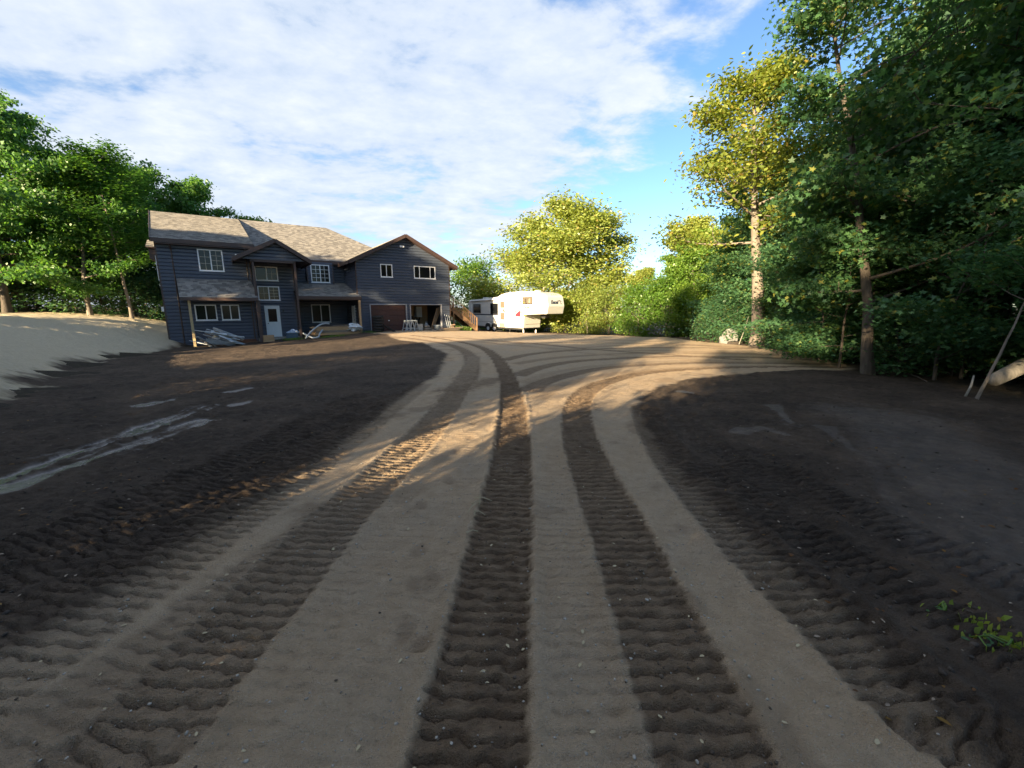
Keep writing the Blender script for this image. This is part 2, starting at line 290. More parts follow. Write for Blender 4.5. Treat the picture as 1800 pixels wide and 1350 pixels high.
# ------------------------------------------------------------------ object helpers
COL = scn.collection
def link(name, me, m=None, parent=None, smooth=False):
    if m is not None and not me.materials: me.materials.append(m)
    if smooth: me.polygons.foreach_set('use_smooth', [True] * len(me.polygons))
    o = bpy.data.objects.new(name, me); COL.objects.link(o)
    if parent: o.parent = parent
    return o
def tag(o, label, cat, group=None, kind=None):
    o['label'] = label; o['category'] = cat
    if group: o['group'] = group
    if kind: o['kind'] = kind
    return o
def struct(o, label=None):
    o['kind'] = 'structure'
    if label: o['label'] = label
    return o
def empty(name, loc, rz=0, label=None, cat=None, group=None):
    o = bpy.data.objects.new(name, None); COL.objects.link(o); o.location = loc; o.rotation_euler = (0, 0, rz); o.empty_display_size = .3
    if label: tag(o, label, cat, group)
    return o
class MB:
    def __init__(s): s.v = []; s.f = []; s.uv = []
    def pts(s, ps): n = len(s.v); s.v += [tuple(p) for p in ps]; return n
    def poly(s, ps, uv=None):
        n = s.pts(ps); s.f.append(tuple(range(n, n + len(ps)))); s.uv.append(uv); return s
    def box(s, x0, x1, y0, y1, z0, z1, M=None):
        c = [Vector((x, y, z)) for z in (z0, z1) for x, y in ((x0, y0), (x1, y0), (x1, y1), (x0, y1))]
        if M: c = [M @ q for q in c]
        n = s.pts(c)
        for f in ((0, 3, 2, 1), (4, 5, 6, 7), (0, 1, 5, 4), (1, 2, 6, 5), (2, 3, 7, 6), (3, 0, 4, 7)): s.f.append(tuple(n + i for i in f)); s.uv.append(None)
        return s
    def bar(s, a, b, w, h, up=(0, 0, 1)):
        a, b = Vector(a), Vector(b); d = (b - a); L = d.length; d.normalize(); u = Vector(up); r = d.cross(u)
        if r.length < 1e-4: r = d.cross(Vector((1, 0, 0)))
        r.normalize(); u = r.cross(d)
        M = Matrix([[d[i], r[i], u[i], a[i]] for i in range(3)] + [[0, 0, 0, 1]])
        return s.box(0, L, -w / 2, w / 2, -h / 2, h / 2, M)
    def prism(s, prof, y0, y1):
        """profile in x,z extruded along y"""
        n = s.pts([(x, y0, z) for x, z in prof] + [(x, y1, z) for x, z in prof]); k = len(prof)
        s.f.append(tuple(n + i for i in range(k))); s.f.append(tuple(n + k + i for i in reversed(range(k)))); s.uv += [None, None]
        for i in range(k): j = (i + 1) % k; s.f.append((n + i, n + k + i, n + k + j, n + j)); s.uv.append(None)
        return s
    def tube(s, path, rad, n=8, cap=True):
        path = [Vector(p) for p in path]; rings = []
        if not hasattr(rad, '__len__'): rad = [rad] * len(path)
        for i, p in enumerate(path):
            d = (path[min(i + 1, len(path) - 1)] - path[max(i - 1, 0)]).normalized()
            a = d.cross(Vector((0, 0, 1)) if abs(d.z) < .95 else Vector((1, 0, 0))).normalized(); b = d.cross(a)
            rings.append(s.pts([p + (a * math.cos(q) + b * math.sin(q)) * rad[i] for q in [2 * math.pi * k / n for k in range(n)]]))
        for r0, r1 in zip(rings[:-1], rings[1:]):
            for k in range(n): s.f.append((r0 + k, r0 + (k + 1) % n, r1 + (k + 1) % n, r1 + k)); s.uv.append(None)
        if cap: s.f.append(tuple(rings[0] + k for k in reversed(range(n)))); s.f.append(tuple(rings[-1] + k for k in range(n))); s.uv += [None, None]
        return s
    def lathe(s, prof, n=20, axis='z', c=(0, 0, 0)):
        """profile (r, h)"""
        rings = []
        for r, h in prof:
            ps = []
            for k in range(n):
                a = 2 * math.pi * k / n; x, y = r * math.cos(a), r * math.sin(a)
                ps.append((c[0] + x, c[1] + y, c[2] + h) if axis == 'z' else (c[0] + x, c[1] + h, c[2] + y))
            rings.append(s.pts(ps))
        for r0, r1 in zip(rings[:-1], rings[1:]):
            for k in range(n): s.f.append((r0 + k, r0 + (k + 1) % n, r1 + (k + 1) % n, r1 + k)); s.uv.append(None)
        return s
    def mesh(s, name):
        me = bpy.data.meshes.new(name); me.from_pydata(s.v, [], s.f)
        if any(u is not None for u in s.uv):
            l = me.uv_layers.new(name='UVMap'); i = 0
            for f, u in zip(s.f, s.uv):
                for k in range(len(f)): l.data[i].uv = u[k] if u else (0, 0); i += 1
        me.update(); return me
    def build(s, name, m, parent=None, smooth=False, bevel=0):
        me = s.mesh(name)
        if bevel:
            bm = bmesh.new(); bm.from_mesh(me); bmesh.ops.bevel(bm, geom=bm.edges[:], offset=bevel, segments=1, affect='EDGES', clamp_overlap=True); bm.to_mesh(me); bm.free()
        return link(name, me, m, parent, smooth)
def np_mesh(name, co, faces, nv):
    """co (N,3), faces (F,nv)"""
    me = bpy.data.meshes.new(name); co = np.ascontiguousarray(co, np.float32); faces = np.ascontiguousarray(faces, np.int32)
    me.vertices.add(len(co)); me.vertices.foreach_set('co', co.ravel())
    me.loops.add(faces.size); me.loops.foreach_set('vertex_index', faces.ravel())
    me.polygons.add(len(faces)); me.polygons.foreach_set('loop_start', np.arange(0, faces.size, nv, dtype=np.int32))
    me.update(calc_edges=True); return me

# ------------------------------------------------------------------ ground: graded earth, gravel drive, straw bank
ys = [-2.5]
while ys[-1] < 75:
    y = ys[-1]; ys.append(y + (max(0.009, 0.0030 * y) if y < 12 else .0085 * y) * (1.0 if y > .8 else 4.0))
ys = np.array(ys); NC = 640
cs = np.linspace(-1, 1, NC)
wd = 1.42 * np.maximum(ys, 0) + 3.6
GX = cs[None, :] * wd[:, None]; GY = np.repeat(ys[:, None], NC, 1)
Z0 = terr(GX, GY)
# polygons measured on the photograph
def inside(X, Y, P):
    r = np.zeros(X.shape, bool); n = len(P)
    for i in range(n):
        x0, y0 = P[i]; x1, y1 = P[(i + 1) % n]
        if y0 == y1: continue
        c = ((y0 > Y) != (y1 > Y)) & (X < (x1 - x0) * (Y - y0) / (y1 - y0) + x0); r ^= c
    return r
def sdf(X, Y, P):
    d, _, _ = seg_dist(X, Y, np.vstack([P, P[:1]])); return np.where(inside(X, Y, P), d, -d)
drv = np.vstack([gpl([(680, 588), (700, 597), (745, 602), (786, 622), (772, 655), (705, 702), (640, 752), (560, 815), (450, 880), (330, 952), (180, 1040), (0, 1125), (-200, 1205)]),
                 [(-4.2, 1.0), (-4.2, -3), (3.2, -3)],
                 gpl([(1795, 1345), (1660, 1215), (1510, 1085), (1355, 965), (1240, 870), (1165, 790), (1122, 740), (1118, 708), (1150, 682), (1220, 664), (1330, 654), (1500, 648), (1528, 640), (1440, 622), (1340, 610), (1235, 601)]),
                 [(12, 31.5), (7.5, 36), (4, 39.0), (-4.5, 38.2), (-5.6, 37.3), (-12.1, 32.9)]])
wob = (fbm(GX * 1.7, GY * 1.7, 5) - .5)
wobf = (fbm(GX * 9, GY * 9, 15, 3) - .5)
sd_d = sdf(GX, GY, drv) + wob * .35 + wobf * .12
soft = 0.10 + .16 * sstep(8, 2, GY) * sstep(-.3, -1.2, GX)
gravel = sstep(-soft, soft, sd_d)
_, _, sdb = seg_dist(GX, GY, BANK)
straw_line = sdb + .45 + (fbm(GX * .8, GY * .8, 31) - .5) * 1.3 + (fbm(GX * 5, GY * 5, 33, 3) - .5) * .35
straw = sstep(-.25, .35, straw_line)
wood_p = np.array([(8.6, -3), (9.3, 6.5), (10.2, 10.5), (11.6, 14), (12.4, 20), (12.9, 23), (14.4, 30.0), (11.5, 33.6), (7.5, 38.5), (5, 41.5), (2, 46), (-10, 52), (-60, 80), (140, 80), (140, -3)], float)
woods = sstep(-.5, .6, sdf(GX, GY, wood_p) + wob * 1.2)
woods = np.maximum(woods, sstep(9.5, 12, sdb + wob * 2))
straw = straw * (1 - woods); gravel = gravel * (1 - woods)
brown = np.zeros(GX.shape); relief = np.zeros(GX.shape); wet = np.zeros(GX.shape); rough = np.ones(GX.shape)
rag = fbm(GX * 14, GY * 14, 51, 3); rag2 = fbm(GX * 38, GY * 38, 71, 2); patch = fbm(GX * 1.1, GY * 1.1, 91, 3)
def track(pts, w, amp, dark, pitch=.086, depth=.02, soft=.012, gmul=None, fade=None, ext=None, ragk=.5):
    """a rubber-track print: cross ridges with a steep face towards the viewer"""
    global relief, brown, gravel, rough
    P = gpl(pts)
    if ext is not None: P = np.vstack([P, [ext]])
    x0, x1 = P[:, 0].min() - 1, P[:, 0].max() + 1; y0, y1 = P[:, 1].min() - 1, P[:, 1].max() + 1
    m = (GX > x0) & (GX < x1) & (GY > y0) & (GY < y1)
    X = GX[m]; Y = GY[m]
    for _ in range(2):   # smooth the polyline
        Q = [P[0]]
        for a, b in zip(P[:-1], P[1:]): Q += [a * .75 + b * .25, a * .25 + b * .75]
        P = np.array(Q + [P[-1]])
    d, s, sd = seg_dist(X, Y, P); rg = rag[m]; rg2 = rag2[m]
    e = np.abs(sd) + (rg - .5) * .05 * (1 + 2 * (soft > .05))
    ins = sstep(w / 2 + soft, w / 2 - soft, e) * sstep(.02, .25, s)
    if fade is not None: ins = ins * sstep(fade[0], fade[1], s)
    ph = s / pitch + .085 * np.sin(sd * 2 * np.pi / .145 + s * .8) + (rg - .5) * ragk * .8 + .10 * np.sin(s * .35 + sd * 3)
    fr = ph - np.floor(ph)
    cw = .085 + .05 * rg2
    prof = .75 + .45 * fr - 1.25 * np.exp(-((fr - .90) / cw) ** 2) - .5 * np.exp(-((fr + .10) / cw) ** 2)
    pt = .6 + .8 * patch[m]
    far = sstep(26, 9, Y)
    h = -depth + .68 * amp * far * pt * (prof - .35 + (rg2 - .5) * .9)
    relief[m] = relief[m] * (1 - ins) + h * ins
    berm = np.exp(-((np.abs(sd) - w / 2 - .03) / .035) ** 2) * depth * .8 * (soft < .05) * sstep(.1, .4, s)
    relief[m] += berm * (.4 + rg)
    brown[m] = brown[m] * (1 - ins) + ins * dark * (.72 + .5 * rg)
    if gmul is not None: gravel[m] = gravel[m] * (1 - ins) + gravel[m] * gmul * ins
# faint prints first, then the deep dark ones
track([(985, 770), (975, 850), (985, 950), (1000, 1080), (1020, 1200), (1045, 1345)], .36, .014, .06, depth=.004, soft=.06)
track([(1010, 790), (1035, 860), (1062, 940), (1085, 1030), (1110, 1150), (1140, 1345)], .30, .020, .10, depth=.008, soft=.05)
track([(850, 720), (835, 800), (800, 880), (745, 980), (680, 1100), (600, 1240), (545, 1345)], .52, .009, .03, depth=.003, soft=.08)
track([(780, 780), (740, 850), (680, 930), (600, 1040), (500, 1170), (390, 1345)], .40, .010, .04, depth=.004, soft=.08)
track([(1100, 760), (1150, 840), (1230, 940), (1330, 1060), (1450, 1200), (1560, 1345)], .26, .006, .03, depth=.002, soft=.08)
# left soil
track([(640, 690), (480, 770), (300, 850), (120, 925), (-60, 990)], .45, .046, .0, depth=.012, soft=.06)
track([(660, 700), (540, 770), (430, 830), (300, 895), (150, 960), (-80, 1050)], .45, .052, .0, depth=.012, soft=.05)
track([(700, 690), (610, 752), (520, 812), (400, 885), (270, 960), (120, 1040), (-60, 1130)], .46, .046, .10, depth=.02, soft=.04, gmul=.45)
track([(745, 672), (650, 745), (560, 812), (450, 890), (330, 970), (190, 1065), (20, 1180), (-120, 1280)], .46, .046, .12, depth=.018, soft=.05, gmul=.85)
track([(660, 850), (560, 930), (450, 1015), (320, 1110), (170, 1220), (0, 1345)], .46, .024, .20, depth=.012, soft=.06, gmul=.8)
# right soil
track([(1133, 712), (1150, 760), (1195, 825), (1262, 900), (1345, 985), (1450, 1080), (1570, 1185), (1700, 1310)], .46, .050, .22, depth=.02, soft=.035, gmul=.45, ext=(2.6, .6))
track([(1230, 800), (1310, 870), (1420, 935), (1560, 1010), (1690, 1085), (1830, 1165)], .45, .050, .0, depth=.012, soft=.06)
track([(1330, 805), (1450, 865), (1590, 930), (1720, 990), (1850, 1040)], .45, .042, .0, depth=.01, soft=.06)
track([(1180, 705), (1230, 760), (1330, 830), (1450, 900)], .4, .022, .0, depth=.01, soft=.07)
# far sweeping arcs
for i_, pts in enumerate(([(960, 598), (1100, 599), (1250, 606), (1400, 620)], [(840, 600), (940, 611), (1060, 616), (1220, 617), (1380, 624)], [(900, 640), (980, 628), (1100, 621), (1280, 620), (1430, 629)], [(915, 676), (965, 655), (1060, 642), (1180, 634), (1400, 634)],
                         [(940, 705), (975, 680), (1040, 664), (1120, 652), (1260, 644), (1450, 643)], [(870, 594), (960, 594), (1080, 597), (1200, 602)], [(800, 590), (880, 600), (980, 616), (1100, 628), (1250, 633), (1480, 639)], [(940, 622), (1060, 607), (1200, 606), (1320, 612)])):
    track(pts, .34 + .05 * (i_ % 3), .012, .30 + .12 * (i_ % 3), depth=.008, soft=.09)
for pts in ([(880, 634), (930, 622), (1040, 613), (1180, 610), (1330, 613)], [(905, 662), (945, 645), (1020, 633), (1150, 627), (1300, 626), (1480, 634)],
            [(925, 692), (955, 670), (1030, 651), (1130, 640), (1300, 636), (1510, 641)], [(900, 604), (1000, 602), (1150, 603), (1260, 608)], [(760, 592), (850, 596), (960, 606), (1080, 618), (1300, 631)],
            [(690, 592), (740, 596), (790, 604), (822, 618), (832, 640), (822, 668)]):
    track(pts, .50, .02, .78, depth=.015, soft=.05)
track([(1510, 645), (1330, 644), (1200, 649), (1110, 659), (1050, 676), (1020, 698), (1012, 725), (1018, 770), (1044, 838), (1078, 908), (1108, 980), (1146, 1070), (1187, 1165), (1227, 1260), (1262, 1345)], .44, .048, .86, depth=.022, ext=(.75, .4))
track([(835, 626), (822, 655), (797, 700), (752, 758), (702, 808), (652, 858), (600, 905), (528, 985), (438, 1085), (330, 1200), (205, 1345)], .46, .046, .55, depth=.02, ext=(-1.9, .4))
track([(720, 589), (790, 596), (842, 607), (872, 626), (890, 655), (900, 695), (902, 745), (900, 800), (894, 845), (888, 895), (872, 1000), (856, 1120), (838, 1230), (822, 1345)], .43, .048, .95, depth=.028, ext=(-.2, .3), ragk=.8)
# brown smear where the machine turned
tx = gpl([(800, 685), (870, 668)]); dd, _, _ = seg_dist(GX, GY, tx); sm = sstep(.55, .2, dd + (rag - .5) * .5); brown = np.maximum(brown, sm * .7)
# soil left on the gravel
smear = sstep(.60, .72, fbm(GX * 2.3, GY * 2.3, 131, 4)) * gravel * sstep(2.5, .2, np.abs(sd_d)); brown = np.maximum(brown, smear * .45)
# boot prints on the drive
for x, y in ((838, 712), (842, 728), (833, 745), (826, 770), (800, 795), (790, 845), (738, 888), (735, 968), (728, 1028), (758, 1022), (715, 1105), (745, 1130)):
    g = gp(x, y); rr = np.hypot((GX - g[0]) / .055, (GY - g[1]) / .085) + (rag - .5) * .9; k = sstep(1.3, .5, rr)
    relief -= k * .010; relief += k * (rag2 - .5) * .02; brown = np.maximum(brown, k * .4)
# puddles and smeared wet mud
def puddle(pts, w, k):
    global wet, relief
    P = gpl(pts); d, _, _ = seg_dist(GX, GY, P); ss = seg_dist(GX, GY, P)[1]; e_ = .055 if w < .3 else .45; q = sstep(w + e_, w - e_, d + (fbm(ss * 1.3, d * 9, 7, 4) - .5) * .55 + (fbm(GX * 9, GY * 9, 17, 3) - .5) * .16) * k
    wet = np.maximum(wet, q); relief = relief * (1 - q * (.95 if w < .3 else .4)) - .012 * q
puddle([(-60, 862), (0, 842), (110, 800), (220, 765), (360, 716)], .10, 1.0)
puddle([(20, 850), (200, 790), (350, 742)], .08, .95)
puddle([(250, 712), (300, 703)], .10, .9)
puddle([(405, 690), (440, 683)], .06, .8); puddle([(415, 712), (432, 708)], .06, .8)
puddle([(1360, 712), (1378, 728), (1395, 745)], .06, .4); puddle([(1300, 755), (1340, 750), (1380, 760)], .05, .35); puddle([(1450, 748), (1475, 765), (1505, 790)], .04, .35); puddle([(1200, 688), (1212, 690)], .05, .7)
puddle([(1560, 730), (1640, 790), (1760, 900), (1850, 980)], .7, .32); puddle([(1480, 720), (1560, 745)], .40, .32)
# roughness of loose soil
soilness = (1 - gravel) * (1 - straw)
loose = (fbm(GX * 3.1, GY * 3.1, 201, 4) - .5) * .10 + (fbm(GX * 13, GY * 13, 221, 4) - .5) * .055 + (fbm(GX * 37, GY * 37, 231, 2) - .5) * .016
relief += loose * soilness * (1 - wet) * sstep(0, .4, soilness) * .9
relief += (fbm(GX * 8, GY * 8, 241, 4) - .5) * .018 * gravel + (fbm(GX * 30, GY * 30, 251, 2) - .5) * .006 * gravel
relief += straw * ((fbm(GX * 1.2, GY * 6, 261, 3) - .5) * .12 + (fbm(GX * 3.5 + GY * 2, GY * 16, 263, 3) - .5) * .07)
relief += (fbm(GX * .35, GY * .35, 271, 3) - .5) * .12 * (1 - .6 * gravel) * sstep(3, 9, GY)
relief -= .035 * soilness * sstep(0, .5, -sd_d) * sstep(10, 3, np.hypot(GX, GY))
relief += .06 * np.exp(-((sd_d + .15) / .12) ** 2) * rag * sstep(14, 4, GY) * .5
ZG = Z0 + relief
co = np.stack([GX, GY, ZG], -1).reshape(-1, 3)
nr = len(ys); idx = np.arange(nr * NC).reshape(nr, NC)
quads = np.stack([idx[:-1, :-1], idx[:-1, 1:], idx[1:, 1:], idx[1:, :-1]], -1).reshape(-1, 4)
cl = lambda a: np.clip(a, 0, 1)
soilc = np.stack([cl(gravel), cl(brown), cl(straw), np.ones_like(gravel)], -1).reshape(-1, 4).astype(np.float32)
soil2 = np.stack([cl(wet), cl(woods), np.zeros_like(wet), np.ones_like(wet)], -1).reshape(-1, 4).astype(np.float32)
fm = lambda a: a.reshape(-1)[quads[:, 0]]
kindf = np.where(fm(straw) > .5, 2, np.where((fm(gravel) > .5) | ((fm(sd_d) > 0) & (fm(woods) < .5)), 1, 0))
for k, nm, lb in ((0, 'ground', 'dark bare graded soil with track prints and wet patches'), (1, 'driveway', 'grey gravel driveway marked by curving rubber track prints'), (2, 'straw_bank', 'pale straw covered bank rising at the left of the house')):
    q = quads[kindf == k]; u, inv = np.unique(q, return_inverse=True)
    me = np_mesh(nm, co[u], inv.reshape(-1, 4), 4)
    for an, ar in (('soil', soilc), ('soil2', soil2)):
        a = me.attributes.new(an, 'FLOAT_COLOR', 'POINT'); a.data.foreach_set('color', ar[u].ravel())
    struct(link(nm, me, MATS['earth'], smooth=True), lb)
# the land all round, under and beyond the graded yard
xs2 = np.concatenate([[-900, -400, -200, -120], np.linspace(-80, 100, 61), [140, 240, 450, 900]]); ys2 = np.concatenate([[-500, -200, -80], np.linspace(-40, 100, 48), [130, 200, 400, 900]])
TX, TY = np.meshgrid(xs2, ys2); TZ = terr(TX, TY) - .28; i2 = np.arange(TX.size).reshape(TX.shape)
me = np_mesh('terrain', np.stack([TX, TY, TZ], -1).reshape(-1, 3), np.stack([i2[:-1, :-1], i2[:-1, 1:], i2[1:, 1:], i2[1:, :-1]], -1).reshape(-1, 4), 4)
a = me.attributes.new('soil2', 'FLOAT_COLOR', 'POINT'); a.data.foreach_set('color', np.tile(np.array([0, 1, 0, 1], np.float32), TX.size))
struct(link('terrain', me, MATS['earth'], smooth=True), 'forest floor and land round the yard')
def gz(x, y):
    j = min(max(np.searchsorted(ys, y) - 1, 0), nr - 2); w = np.interp(y, ys, wd); i = int(round((x / w + 1) / 2 * (NC - 1)))
    return float(ZG[j, min(max(i, 0), NC - 1)]) if abs(x) <= w else tz(x, y) - .28
del co, quads, soilc, soil2
#@@HOUSE

# ------------------------------------------------------------------ the house (local axes: x along the front, y into the house, z up from the garage floor)
house = empty('house', tuple(HOUSE_P), HOUSE_A, 'dark navy two-storey house with brown trim, tan shingle roof and attached two-bay garage', 'house')
def H(x, y, z=0): p = HOUSE_P[:2] + HD * x + HB * y; return Vector((p[0], p[1], HOUSE_P[2] + z))
HINV = None
def siding(name, Fn, s0, s1, z0, z1, openings=(), lim=None, lap=.22, label=None):
    """lapped boards on a wall; Fn(s, z, out) -> local point"""
    mb = MB(); k = 0; zb = z0
    while zb < z1 - 1e-6:
        zt = min(zb + lap, z1); br = sorted({zb, zt} | ({zb + lap * .58} if zb + lap * .58 < zt else set()) | {o[i] for o in openings for i in (2, 3) if zb < o[i] < zt})
        for a, b in zip(br[:-1], br[1:]):
            m = (a + b) / 2; cuts = sorted((o[0], o[1]) for o in openings if o[2] < m < o[3]); cur = s0; iv = []
            for c0, c1 in cuts:
                if c0 > cur: iv.append((cur, c0))
                cur = max(cur, c1)
            if cur < s1: iv.append((cur, s1))
            prf = lambda z: .055 if (z - zb) < lap * .58 else .055 * max(0, 1 - ((z - zb) / lap - .58) / .42); oa, ob = prf(a), prf(b)
            for i0, i1 in iv:
                la = lb_ = (i0, i1)
                if lim:
                    l0, r0 = lim(a); l1, r1 = lim(b); la = (max(i0, l0), min(i1, r0)); lb_ = (max(i0, l1), min(i1, r1))
                    if la[1] <= la[0]: continue
                    if lb_[1] < lb_[0]: q = (lb_[0] + lb_[1]) / 2; lb_ = (q, q)
                mb.poly([Fn(la[0], a, oa), Fn(la[1], a, oa), Fn(lb_[1], b, ob), Fn(lb_[0], b, ob)])
                if a == zb: mb.poly([Fn(la[0], a, 0), Fn(la[1], a, 0), Fn(la[1], a, oa), Fn(la[0], a, oa)])
        zb = zt
    o = mb.build(name, SIDING, house); o['kind'] = 'stuff'; return o
def front(t): return lambda s, z, o: (s, t - .03 - o, z)
def side(sx, sgn): return lambda t, z, o: (sx + sgn * (.03 + o), t, z)
def core(x0, x1, y0, y1, z0, z1, m=None, name='wall_core'): return MB().box(x0, x1, y0, y1, z0, z1).build(name, m or SIDING, house)
# bodies
core(-11.75, -7.0, 0, 16, -1.4, 6.05); core(-7.0, -4.3, 1.0, 12, -1.0, 5.6); core(-4.3, 0.0, 3.6, 14, -1.0, 5.6)
GD1 = (.92, 3.85, -.1, 2.14); GD2 = (4.25, 7.05, -.1, 2.14)
glim = lambda z: (0.0, 7.88) if z <= 5.55 else (min((z - 5.55) / .5, 3.94), max(7.88 - (z - 5.55) / .5, 3.94))
gw = [(1.88, 2.86, 4.34, 5.36), (4.67, 6.61, 4.34, 5.36)]
siding('siding', front(0), 0, 7.88, -.3, 7.5, [GD1, GD2] + gw, glim)
for x0, x1, z0, z1 in ((0, .92, -.6, 2.14), (3.85, 4.25, -.6, 2.14), (7.05, 7.88, -.6, 2.14), (0, 7.88, 2.14, 5.5)): core(x0, x1, 0, .16, z0, z1)
MB().prism([(0, 5.5), (7.88, 5.5), (3.94, 7.47)], 0.0, .16).build('gable_core', SIDING, house)
core(0, .16, .16, 9, -.6, 5.5); core(7.72, 7.88, .16, 9, -.6, 5.5); core(.16, 7.72, 8.84, 9, -.6, 5.5)
siding('siding', side(0, -1), -.0, 3.6, -.3, 5.5, [(.75, 1.75, -.2, 2.12)])
siding('siding', side(7.88, 1), 0, 9, -.6, 5.5)
# garage inside: plank back wall, ceiling, slab
core(.16, 7.72, .16, 8.8, 2.6, 2.7, PLY, 'ceiling'); core(4.05, 4.15, .3, 5.2, -.2, 2.6, INSUL, 'partition'); core(-.05, 7.95, -1.3, 8.8, -.5, 0.0, CONC, 'floor_slab')
k = 0
for x in np.arange(4.2, 7.7, .145): core(x, x + .138, 4.6 + .012 * (k % 3), 4.7, 0, 2.2, LUMBER, 'plank'); k += 1
core(4.2, 7.7, 4.5, 4.6, 2.2, 2.5, LUMBER, 'header')
# left block, entry, right block
LW = [(-9.76, -8.43, 4.29, 5.64)]; LL = [(-10.3, -9.14, 1.12, 2.14), (-8.9, -7.87, 1.12, 2.14)]
siding('siding', front(0), -11.75, -7.0, -1.2, 6.05, LW + LL)
siding('siding', side(-7.0, 1), 0, 3.6, -1.0, 6.05)
EW = [(-6.68, -5.26, 3.84, 4.82), (-6.63, -5.26, 2.46, 3.45)]; ED = (-6.3, -5.42, -.2, 2.07)
siding('siding', front(1.0), -7.0, -4.3, -.6, 5.6, EW + [ED])
siding('siding', side(-4.3, 1), 1.0, 3.6, -.6, 5.6)
RWn = (-2.74, -1.34, 3.92, 5.32); RL = (-2.86, -1.42, .72, 2.18)
siding('siding', front(3.6), -4.3, 0.0, -.4, 5.6, [(-2.98, -1.1, 3.78, 5.5), RL])
core(-2.98, -1.1, 3.05, 3.6, 3.78, 5.5); siding('siding', front(3.05), -2.98, -1.1, 3.78, 5.5, [RWn]); siding('siding', side(-2.98, -1), 3.05, 3.6, 3.78, 5.5)
# trim boards
def trim(name, a, b, w, h, up=(0, 0, 1), m=TRIM): return MB().bar(a, b, w, h, up).build(name, m, house)
for x, y, z0, z1 in ((-11.77, -.05, -1.2, 6.0), (-7.0, -.05, -.9, 6.0), (0.0, -.05, -.3, 5.45), (7.9, -.05, -.5, 5.45), (-2.98, 3.0, 3.78, 5.45), (-1.1, 3.0, 3.78, 5.45), (-4.3, .95, -.5, 5.3)):
    MB().box(x - .06, x + .06, y - .03, y + .05, z0, z1).build('corner_trim', TRIM, house)
# garage door surrounds
TG = mat('trim_grey', (.26, .27, .30), .5)
for g in (GD1, GD2):
    for x in (g[0] - .07, g[1] - .01): MB().box(x, x + .08, -.10, .10, 0, 2.22).build('door_jamb', TG, house)
    MB().box(g[0] - .0, g[1], -.10, .10, 2.14, 2.22).build('door_head', TG, house)

# roofs ------------------------------------------------------------
SH = MATS['shingles']
def shingled(name, A, B, C, D, thick=.13, parent=house, label=None, course=.145):
    """A,B eave left/right, C,D ridge right/left"""
    A, B, C, D = map(Vector, (A, B, C, D)); nrm = (B - A).cross(D - A).normalized()
    if nrm.z < 0: nrm = -nrm
    L = (((C + D) - (A + B)) / 2).length; n = max(2, int(L / course)); mb = MB()
    for i in range(n):
        a, b = i / n, (i + 1) / n; P = [A.lerp(D, a), B.lerp(C, a), B.lerp(C, b), A.lerp(D, b)]
        q = [P[0] + nrm * .022, P[1] + nrm * .022, P[2] + nrm * .006, P[3] + nrm * .006]
        us = [(A.lerp(D, t) - A).dot((B - A).normalized()) for t in (a, b)]; ue = [(B.lerp(C, t) - A).dot((B - A).normalized()) for t in (a, b)]
        v0, v1 = (i + .02) * .145, (i + .98) * .145
        mb.poly(q, [(us[0], v0), (ue[0], v0), (ue[1], v1), (us[1], v1)])
        mb.poly([P[0], P[1], q[1], q[0]], [(us[0], v0), (ue[0], v0), (ue[0], v0), (us[0], v0)])
    o = mb.build(name, SH, parent); sl = MB(); k = sl.pts([A, B, C, D] + [p - nrm * thick for p in (A, B, C, D)])
    sl.f += [(k + 7, k + 6, k + 5, k + 4), (k, k + 4, k + 5, k + 1), (k + 1, k + 5, k + 6, k + 2), (k + 2, k + 6, k + 7, k + 3), (k + 3, k + 7, k + 4, k)]; sl.uv += [None] * 5
    sl.build('roof_deck', TRIM, o); return o
def fascia(roof, a, b, h=.24, w=.035, dz=-.07): MB().bar(Vector(a) + Vector((0, 0, dz)), Vector(b) + Vector((0, 0, dz)), w, h).build('fascia', TRIM, roof)
RZ, RT = 9.23, 9.2
# left block (low pitch), skewed end as the rake shows
rl = shingled('roof', (-11.92, -.5, 6.07), (-6.65, -.5, 6.07), (-7.0, RT, RZ), (-12.7, RT, RZ)); fascia(rl, (-11.92, -.53, 6.05), (-6.65, -.53, 6.05)); fascia(rl, (-11.95, -.5, 6.05), (-12.73, RT, RZ - .02), .26)
shingled('roof', (-6.65, 18.9, 6.07), (-11.9, 18.9, 6.07), (-12.7, RT, RZ), (-7.0, RT, RZ))
core(-11.75, -6.7, -.5, .1, 5.78, 5.84, TRIM, 'soffit')
MB().poly([(-11.8, 0.2, 5.8), (-12.5, RT, RZ - .15), (-11.8, 17.8, 5.8)]).build('gable_end', SIDING, house)
# sloped cheek between the two pitches
shingled('roof_cheek', (-6.64, -.48, 6.05), (-6.0, 2.2, 5.25), (-6.98, RT, RZ + .01), (-6.99, RT, RZ + .015), .05)
# main right roof with hip
rm = shingled('roof', (-6.9, 3.1, 5.65), (5.95, 3.1, 5.65), (-.15, RT, RZ), (-7.0, RT, RZ)); fascia(rm, (-4.2, 3.07, 5.62), (-.1, 3.07, 5.62))
shingled('roof', (5.95, 3.1, 5.65), (5.95, 15.3, 5.65), (-.15, RT, RZ), (-.15, RT, RZ))
shingled('roof', (5.95, 15.3, 5.65), (-6.9, 15.3, 5.65), (-7.0, RT, RZ), (-.15, RT, RZ))
core(-4.3, 0, 3.1, 3.6, 5.38, 5.44, TRIM, 'soffit')
